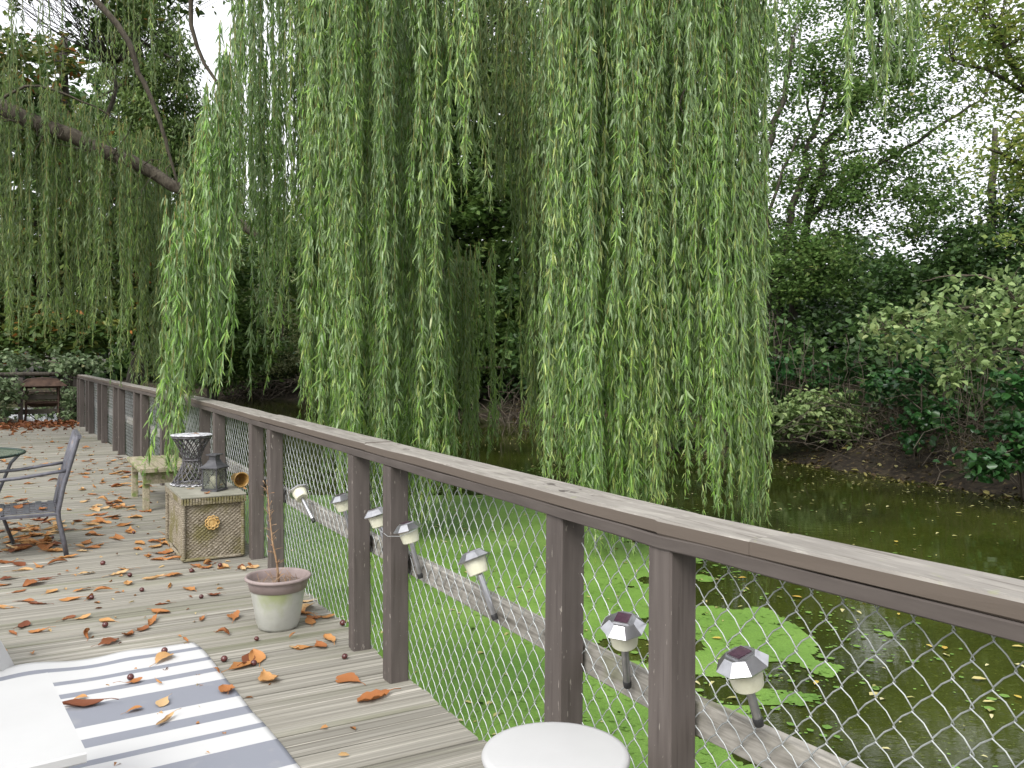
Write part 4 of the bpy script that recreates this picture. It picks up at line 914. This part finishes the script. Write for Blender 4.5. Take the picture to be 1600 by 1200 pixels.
# right curtain, nearest
curtain(872, 1010, 7.3, 8.6, pw([(860, 720), (890, 760), (930, 880), (990, 870), (1015, 780)]), -90, 22, 5.5)
curtain(1010, 1090, 7.4, 8.8, pw([(1010, 700), (1030, 640), (1060, 610), (1090, 640)]), -90, 11, 5.0)
curtain(1085, 1150, 7.5, 8.7, pw([(1085, 690), (1110, 790), (1150, 800)]), -90, 11, 5)
curtain(1150, 1188, 7.9, 8.8, pw([(1150, 770), (1170, 825), (1190, 810)]), -90, 7, 6, rope_r=.05)
curtain(1030, 1080, 7.6, 8.4, 765, -60, 3, 1.3, rope_r=.03, spread=.5)
curtain(840, 905, 8.2, 9.4, pw([(830, 520), (870, 700), (905, 760)]), -80, 9, 4.5)
# second layer behind
curtain(800, 1180, 9.6, 11.0, pw([(800, 560), (830, 600), (900, 640), (1180, 650)]), -60, 30, 3.6, mat='willow_far', dens=54)
curtain(808, 856, 9.4, 10.2, pw([(808, 690), (830, 715), (856, 640)]), 180, 6, 4.5, mat='willow_far', rope_r=.07)
curtain(735, 815, 9.8, 11.2, pw([(735, 200), (770, 250), (815, 420)]), -70, 10, 4, mat='willow_far', dens=54)
# middle curtain
curtain(478, 690, 8.0, 9.4, pw([(470, 640), (500, 700), (560, 800), (620, 860), (690, 800)]), -90, 34, 5.5)
curtain(640, 742, 8.0, 8.8, pw([(640, 420), (690, 330), (742, 360)]), -90, 9, 3.2, rope_r=.06)
curtain(655, 690, 8.3, 9.0, 800, 60, 5, 5, rope_r=.05)
curtain(462, 660, 9.8, 11.5, pw([(462, 380), (500, 600), (520, 640), (660, 660)]), -60, 24, 3.8, mat='willow_far', dens=54)
curtain(692, 752, 11.2, 12.4, 735, 430, 8, 5.5, mat='willow_far', rope_r=.12, dens=56)
# left curtain, trailing over the railing
curtain(362, 470, 8.8, 10.4, pw([(362, 380), (400, 440), (430, 420), (470, 520)]), -80, 13, 3.6)
curtain(378, 430, 9.0, 9.8, pw([(378, 560), (400, 640), (430, 520)]), 150, 4, 2.2, rope_r=.05)
curtain(278, 372, 8.0, 8.8, pw([(262, 640), (290, 620), (350, 618), (372, 600)]), pw([(278, 380), (320, 230), (370, 60)]), 17, 4.5, lean=(-.03, 0))
curtain(268, 300, 7.75, 8.1, pw([(262, 740), (282, 735), (300, 690)]), 380, 4, 4.0, rope_r=.05, lean=(-.045, 0), spread=.6)
curtain(300, 420, 10.5, 12.0, pw([(300, 480), (345, 520), (380, 400), (420, 330)]), 200, 11, 3.0, mat='willow_far', dens=54)
curtain(415, 505, 10.2, 11.4, pw([(415, 150), (460, 330), (505, 420)]), -60, 7, 2.4, mat='willow_far', rope_r=.1)
# finer curtains further off on the left
curtain(150, 285, 12.3, 14.2, pw([(150, 480), (200, 590), (240, 610), (285, 580)]), pw([(150, 230), (285, 270)]), 22, 4.5, mat='willow_far', dens=54, rope_r=.14)
curtain(-40, 135, 12.6, 14.5, pw([(-40, 440), (30, 540), (100, 520), (135, 560)]), pw([(-40, 130), (135, 215)]), 22, 5, mat='willow_far', dens=54, rope_r=.15)
curtain(120, 175, 12.2, 13.2, pw([(120, 480), (150, 440), (175, 520)]), 200, 4, 2.5, mat='willow_far', rope_r=.08)
curtain(-60, 290, 12.0, 15.0, pw([(-60, 240), (290, 160)]), -120, 18, 2.2, mat='willow_far', dens=38, rope_r=.2)
# wisps top right
curtain(1195, 1255, 8.6, 9.4, pw([(1195, 170), (1240, 250), (1255, 160)]), -90, 4, 2.2, rope_r=.05)
curtain(1335, 1432, 8.4, 9.6, pw([(1335, 180), (1355, 215), (1390, 140), (1432, 120)]), -90, 8, 3.2, rope_r=.07)

# ------------------------------------------------------------------ other trees and shrubs
# right bank, the leaning multi stemmed tree
def base(px, Y):
    x = (px - 800) / F * Y; return Vector((x, Y, float(ground_z(np.array([x]), np.array([Y]))[0]) - .1))
tb_ = base(1225, 18.5)
tree("leaning_tree", "many stemmed tree with dark leaning limbs on the far bank past the willow curtain", [
    ([tb_, P(1195, 560, 18.2), P(1198, 400, 18), P(1186, 310, 18), P(1200, 230, 18), P(1225, 150, 18), P(1240, 60, 18)], .13, .04),
    ([tb_, P(1215, 500, 18.4), P(1228, 365, 18.2), P(1250, 290, 18.1), P(1262, 262, 18), P(1258, 235, 18), P(1275, 200, 18), P(1290, 130, 18), P(1270, 70, 18)], .10, .025),
    ([tb_, P(1240, 480, 18.6), P(1262, 340, 18.5), P(1285, 270, 18.4), P(1290, 225, 18.3), P(1335, 175, 18.2), P(1360, 120, 18), P(1380, 30, 18)], .11, .025),
    ([P(1255, 360, 18.5), P(1300, 300, 18.3), P(1350, 270, 18), P(1420, 230, 17.8), P(1480, 190, 17.5), P(1540, 150, 17.3)], .07, .02),
    ([P(1262, 300, 18.4), P(1310, 245, 18.4), P(1380, 232, 18.3)], .04, .012),
    ([P(1275, 210, 18.2), P(1262, 165, 18.2), P(1268, 120, 18.2)], .035, .01),
    ([P(1290, 225, 18.3), P(1322, 210, 18.3), P(1330, 165, 18.3), P(1352, 140, 18.3)], .035, .01),
    ([P(1198, 340, 18.0), P(1235, 240, 17.8), P(1255, 200, 17.8)], .04, .012)],
     [E(1260, 120, 18.2, 120, 160, 1.5, 1.0), E(1420, 110, 17.8, 150, 130, 1.6, 1.1), E(1300, 300, 18.2, 150, 110, 1.3, .9), E(1440, 310, 17.6, 130, 90, 1.2, .6), E(1250, 420, 17.8, 90, 60, 1.0, .7), E(1350, -60, 18, 200, 120, 2, .6)],
     640, 80, .36, .092, 'midl', frac=.28, wr=.62)
b_ = base(1700, 12.2)
tree("yellowing_tree", "tree with yellowing leaves arching in from the edge of the far bank", [
    ([b_, P(1690, 500, 12.2), P(1665, 300, 12.2), P(1610, 150, 12.2), P(1560, 60, 12)], .12, .03), ([P(1665, 300, 12.2), P(1600, 260, 12), P(1540, 230, 11.8)], .05, .012), ([P(1610, 150, 12.2), P(1540, 110, 12.4), P(1490, 100, 12.4)], .04, .01)],
     [E(1580, 90, 12.2, 90, 90, .9, 1), E(1590, 260, 12, 70, 90, .8, .8), E(1530, 20, 12.2, 110, 90, 1, .8), E(1680, 200, 12.2, 90, 200, 1, .8)], 170, 50, .32, .085, 'yellowing', frac=.6, wr=.6)
b_ = base(1560, 17.0)
tree("dark_evergreen", "dense dark green tree behind the pale shrub on the far bank", [
    ([b_, P(1560, 480, 17), P(1550, 330, 17), P(1555, 200, 17)], .14, .05)], [E(1545, 395, 16.6, 90, 55, 1.1, 1), E(1620, 330, 16.6, 80, 100, 1.1, 1), E(1440, 440, 17, 70, 40, .9, .5), E(1640, 480, 16, 80, 90, 1, .7)], 170, 90, .34, .11, 'dark', frac=.3, wr=.65)
# pale shrub leaning out over the bank
b_ = base(1640, 10.9)
tree("pale_shrub", "pale green broad leaved shrub leaning out over the dark bank", [
    ([b_, P(1640, 600, 10.8), P(1590, 545, 10.6), P(1520, 565, 10.4), P(1468, 598, 10.3)], .035, .006), ([P(1640, 600, 10.8), P(1600, 490, 10.6), P(1520, 480, 10.4), P(1430, 500, 10.3), P(1350, 520, 10.3)], .03, .004),
    ([P(1600, 490, 10.6), P(1560, 440, 10.5), P(1500, 430, 10.5), P(1440, 440, 10.5)], .02, .004), ([P(1640, 600, 10.8), P(1620, 500, 10.5), P(1575, 460, 10.4), P(1585, 430, 10.4)], .016, .004), ([P(1520, 565, 10.4), P(1490, 580, 10.3), P(1472, 620, 10.2)], .008, .003)],
     [E(1420, 510, 10.3, 80, 45, .45, 1), E(1520, 490, 10.4, 90, 60, .5, 1.3), E(1590, 470, 10.5, 60, 70, .5, 1.1), E(1540, 560, 10.3, 70, 25, .4, .55), E(1480, 590, 10.2, 20, 25, .2, .18)], 150, 10, .16, .098, 'pale', bark='twig', frac=.9, cat='shrub', twr=.006, wr=.62, flat=.6, fine=True, tilt=.45, tone=.12)
b_ = base(1265, 15.8)
tree("low_shrub", "low light green shrub spreading over the muddy bank beside the willow curtain", [
    ([b_, P(1262, 680, 15.4), P(1240, 650, 15.2), P(1210, 640, 15)], .03, .008), ([P(1262, 680, 15.4), P(1300, 650, 15.1), P(1350, 662, 14.9)], .025, .006), ([P(1262, 680, 15.4), P(1270, 630, 15.2)], .02, .006)],
     [E(1225, 645, 15, 55, 36, .5, 1), E(1290, 640, 15, 50, 36, .5, 1), E(1325, 660, 14.9, 34, 20, .35, .5), E(1195, 660, 15.2, 40, 36, .5, .6)], 110, 26, .2, .105, 'pale', bark='twig', frac=.5, cat='shrub', twr=.006, wr=.6, fine=True, tilt=.5, tone=.14)
b_ = base(1075, 17.2)
tree("small_bush", "small dark bush at the waterline seen between the willow strands", [([b_, P(1075, 690, 16.4), P(1080, 660, 16.2)], .02, .006), ([P(1075, 690, 16.4), P(1050, 670, 16.2)], .015, .005)],
     [E(1068, 678, 16.2, 45, 30, .5, 1)], 30, 26, .2, .11, 'mid', bark='twig', frac=.5, cat='shrub', fine=True)
# ivy and brambles on the right bank
for i, (px, Y, els, lb) in enumerate([(1600, 10.4, [E(1590, 700, 10.3, 45, 45, .4, 1), E(1610, 610, 10.4, 50, 60, .4, 1), E(1540, 720, 10.3, 25, 25, .25, .4)], "dark ivy clump hanging down the bank under the pale shrub"),
                                  (1430, 12.8, [E(1440, 640, 12.7, 40, 70, .35, 1), E(1390, 600, 12.9, 40, 40, .4, .6), E(1440, 540, 12.8, 50, 40, .4, .8)], "dark ivy trailing among the bare stems of the bank"),
                                  (1300, 15.8, [E(1320, 580, 15.9, 60, 30, .5, 1), E(1230, 575, 16, 40, 20, .5, .6), E(1400, 530, 15.5, 60, 30, .5, .8)], "sparse dark leaves in the thicket above the low shrub")]):
    b_ = base(px, Y + .6)
    tree("ivy_plant", lb, [([b_, Vector(els[0][0])], .02, .008), ([Vector(els[0][0]), Vector(els[1][0])], .012, .006), ([Vector(els[0][0]), Vector(els[2][0])], .012, .006)], els, [46, 40, 34][i], [26, 24, 16][i], .18, [.10, .11, .13][i], 'ivy', bark='twig', frac=.4, cat='ivy', twr=.005, wr=.75, fine=True)
# bare bramble stems
mb = MB()
for k in range(200):
    px = RND.uniform(1190, 1640); Y = float(np.interp(px, [1190, 1400, 1640], [16.6, 13.6, 11.0])) + RND.uniform(-.3, .9)
    p = base(px, Y); h = RND.uniform(.3, 1.5); a = RND.gauss(0, .7); q = p + Vector((a, RND.gauss(-.15, .3), h)); e = q + Vector((a * .6 + RND.gauss(0, .25), RND.gauss(-.2, .3), RND.uniform(-.9, .2) * h))
    pts = [p.lerp(q, t).lerp(q.lerp(e, t), t) + Vector((RND.gauss(0, .02), RND.gauss(0, .02), RND.gauss(0, .02))) for t in np.linspace(0, 1, 8)]
    mb.tube(pts, [.006 * RND.uniform(.4, 1.3)] * 8, 4, False)
for k in range(60):                        # stems hanging from above
    px = RND.uniform(1190, 1640); Y = float(np.interp(px, [1190, 1400, 1640], [16.0, 13.2, 10.8])) + RND.uniform(-.2, .6); p = P(px, RND.uniform(480, 600), Y); zt_ = base(px, Y).z
    mb.tube(wob(p, (p.x + RND.gauss(0, .12), p.y + RND.gauss(0, .1), max(zt_, p.z - RND.uniform(.4, 1.8))), 6, .02), [.006, .006, .005, .005, .004, .004, .003], 4, False)
tag(mb.obj("bramble_stems", M['twig'], smooth=True), "tangle of bare bramble stems on the dark far bank", "brambles", kind="stuff")

# background wood behind the pond
specs = [
 ("bank_tree", "dark leafy bank tree seen between the two willow curtains", 760, 27.5, [([0, 0], [770, 560], [765, 400], [755, 200], [740, 0]),], [E(770, 330, 27, 120, 130, 2.2, 1.2), E(760, 90, 27, 140, 160, 2.4, 1), E(830, 500, 27, 110, 90, 2, .9), E(720, 520, 27, 80, 90, 2, .7)], 430, 90, .6, .22, 'mid'),
 ("bank_tree", "leafy tree with a bare grey trunk on the bank left of the dark gap", 700, 26.5, [([0, 0], [702, 600], [698, 450], [700, 250], [690, 50]), ], [E(640, 200, 27, 120, 190, 2.2, 1), E(560, 420, 28, 120, 130, 2.2, .8), E(660, 560, 27, 70, 60, 1.5, .4)], 330, 90, .6, .22, 'mid'),
 ("bank_tree", "dark tree standing behind the right willow curtain", 950, 24, [([0, 0], [950, 560], [955, 350], [960, 100]), ], [E(950, 330, 24, 150, 200, 2.2, 1), E(1060, 480, 22, 110, 120, 1.6, .8), E(1000, 80, 24, 190, 150, 2.4, 1), E(920, 560, 23, 120, 70, 1.6, .6)], 420, 90, .5, .20, 'dark'),
 ("bank_tree", "tall tree behind the leaning stems of the far bank", 1400, 26, [([0, 0], [1400, 600], [1410, 540], [1400, 470]), ], [E(1300, 480, 25, 150, 110, 2.4, 1), E(1450, 520, 23, 160, 90, 2, 1), E(1600, 500, 22, 130, 110, 2, 1)], 480, 90, .55, .20, 'dark'),
 ("bank_tree", "dull green tree far behind the pale silvery bush", 430, 44, [([0, 0], [430, 500], [425, 380], [430, 250]), ], [E(430, 400, 43, 110, 100, 3, 1), E(520, 480, 42, 120, 90, 3, 1), E(340, 430, 42, 80, 90, 3, .7)], 240, 90, .9, .28, 'mid'),
]
for (nm, lb, px, Y, pth, ell, ncl, per, rc, lf, mt) in specs:
    b_ = base(px, Y); pts = [b_] + [P(a, c, Y) for a, c in pth[0][1:]]
    tree(nm, lb, [(pts, .22, .06)] + [([P(*pth[0][2], Y), Vector(e[0])], .10, .03) for e in ell[:3]], ell, ncl, per, rc, lf, mt, frac=.3, group="trees on the far bank", wr=.6, twr=.02)
b_ = base(440, 37.5)
tree("silvery_bush", "pale silvery green bush on the far bank seen through the willow gap", [([b_, P(440, 560, 37.2), P(445, 450, 37)], .08, .03), ([P(440, 560, 37.2), P(410, 520, 37)], .05, .02)],
     [E(440, 470, 37, 55, 80, 1.5, 1), E(420, 570, 36.6, 65, 40, 1.2, .8), E(480, 560, 36.6, 50, 50, 1.2, .7), E(380, 560, 37, 50, 40, 1.2, .5)], 140, 70, .5, .15, 'bushpale', bark='twig', frac=.4, cat='bush', wr=.5)
for (p0, p1, Y, r, lb) in [((690, 578), (880, 566), 25.6, .06, "bare grey branch reaching level over the water"), ((752, 655), (900, 650), 24.6, .05, "fallen pale branch lying along the far waterline")]:
    a, c = P(*p0, Y), P(*p1, Y); mb = MB(); pts = wob(a, c, 10, .012); mb.tube(pts, np.linspace(r * .4, r, 11), 6)
    for k in range(12):
        p = pts[RND.randrange(2, 10)]; mb.tube(wob(p, p + Vector((RND.gauss(0, .5), RND.gauss(0, .3), RND.gauss(.1, .4))), 4, .08), [.02, .015, .012, .008, .004], 4, False)
    tag(mb.obj("bare_branch", M['twig'], smooth=True), lb, "branch")
mb = MB()                                   # exposed roots on the far bank
for k in range(150):
    p = base(RND.uniform(370, 520), RND.uniform(35.2, 36.8)); p.z += RND.uniform(.1, .8); q = p + Vector((RND.gauss(0, .8), RND.gauss(-.4, .3), RND.uniform(-.9, .1)))
    mb.tube(wob(p, q, 5, .08), .025, 4, False)
for k in range(260):                        # twiggy undergrowth in the dark gap
    p = base(RND.uniform(690, 1150), RND.uniform(19, 26)); q = p + Vector((RND.gauss(0, .8), RND.gauss(-.4, .5), RND.uniform(.1, 1.6)))
    mb.tube(wob(p, q, 5, .08), .012, 4, False)
tag(mb.obj("bank_roots", M['twig'], smooth=True), "tangle of exposed roots and twigs along the far waterline", "roots", kind="stuff")

# far end of the deck: brambles, chestnut, cedar
for i, (els, lb, ncl) in enumerate([([E(122, 572, 18.3, 34, 12, .3, 1), E(60, 562, 19.3, 90, 14, .6, .8)], "bramble spilling over the end rail above the fireplace", 60),
                               ([E(6, 615, 17.9, 24, 36, .35, 1), E(-50, 600, 18.6, 60, 60, .6, 1)], "bramble thicket beside the fireplace legs", 60),
                               ([E(116, 628, 18.6, 16, 32, .25, 1), E(80, 620, 19.7, 50, 30, .3, .6)], "bramble leaves growing through the slats in the railing corner", 45)]):
    b_ = base(60 + 30 * i, 20.6 + .2 * i)
    tree("bramble_bush", lb, [([b_, Vector(els[0][0])], .015, .006), ([Vector(els[0][0]), Vector(els[1][0])], .010, .005)], els, ncl, 15, .2, .12, 'bramble', bark='twig', frac=.5, cat='bramble', twr=.006, wr=.6, fine=True)
b_ = base(112, 24)
tree("chestnut_tree", "horse chestnut with orange tinged leaves rising behind the end rail", [([b_, P(112, 540, 24), P(108, 400, 24), P(112, 250, 24), P(100, 60, 24)], .24, .1), ([P(108, 400, 24), P(40, 330, 23.5), P(-20, 300, 23)], .1, .04), ([P(112, 250, 24), P(170, 180, 23.6), P(180, 100, 23.5)], .1, .04)],
     [E(40, 180, 23.5, 110, 150, 2, 1), E(120, 380, 24, 110, 80, 2, .8), E(-20, 440, 23, 90, 110, 2, .9), E(230, 470, 24.5, 90, 80, 1.8, .8), E(60, 520, 22.6, 110, 40, 1.4, .7), ((-9.5, 17.5, 10.5), (4.5, 4.0, 1.8), 2.2)], 640, 75, .5, .22, 'chest', frac=.4, wr=.5)  # last ellipsoid: unseen crown mass added overhead to shade the far deck
b_ = base(215, 28)
tree("cedar_tree", "cedar with drooping green sprays and rusty tips behind the willow limb", [([b_, P(215, 500, 28), P(212, 250, 28), P(215, 0, 28)], .3, .12)] + [([P(214, y, 28), P(214 + dx_, y + 40, 28 - .5)], .07, .02) for y, dx_ in ((60, 70), (120, -70), (180, 100), (240, 90), (300, -60), (20, 60))],
     [E(235, 120, 28, 75, 110, 1.6, 1.2), E(270, 230, 28, 60, 60, 1.4, .8), E(200, 320, 28, 90, 80, 1.6, 1), E(215, 0, 28, 70, 120, 1.6, .8)], 330, 120, .42, .19, 'cedar', frac=.5, wr=.32, flat=.9, droop=1.2)
b_ = base(330, 33)
tree("bank_tree", "rounded green tree behind the trailing strands past the deck end", [([b_, P(330, 500, 33), P(335, 400, 33)], .2, .08), ([P(330, 500, 33), P(290, 420, 33)], .1, .04)],
     [E(330, 420, 33, 80, 70, 2, 1), E(270, 500, 32, 90, 80, 2, 1), E(360, 540, 33, 70, 60, 2, .8), E(310, 335, 33, 40, 30, 1.4, .3)], 320, 90, .6, .22, 'mid', frac=.4, group="trees on the far bank", wr=.6)
# undergrowth along the banks, and the wood that closes the horizon
C = []
while len(C) < 900:
    x, y = RND.uniform(-14, 14), RND.uniform(8, 40)
    d = float(pond_sd(np.array([x]), np.array([y]))[0]); lx_ = x * CT + y * ST
    if not (1.0 < d < 4.5) or lx_ < 3: continue
    C.append((x, y, float(ground_z(np.array([x]), np.array([y]))[0]) + RND.uniform(.1, 1.7)))
C = np.array(C); o = crown("undergrowth", M['dark'], None, C, 62, .42, .14, wr=.75)
tag(o, "dense dark undergrowth along the far bank of the pond", "undergrowth", kind="stuff")
C = []
hmax = pw([(-1.1, 15), (-.42, 16), (-.38, 9), (-.35, 5), (-.24, 6), (-.18, 12), (-.1, 18), (.22, 18), (.27, 6), (.4, 4.5), (1.2, 5)])
for k in range(1900):
    a = RND.uniform(-1.0, 1.1); r = RND.uniform(44, 62); x, y = r * math.sin(a), r * math.cos(a)
    C.append((x, y, hmax(a) * RND.random() ** .85))
C = np.array(C); o = crown("distant_wood", M['dark'], None, C, 52, 1.35, .56, wr=.78)
tag(o, "distant dark wood closing the view beyond the pond", "wood", kind="stuff")
0 and print("TRIS", sum(len(o.data.polygons) * 2 for o in bpy.data.objects if o.type == 'MESH'))
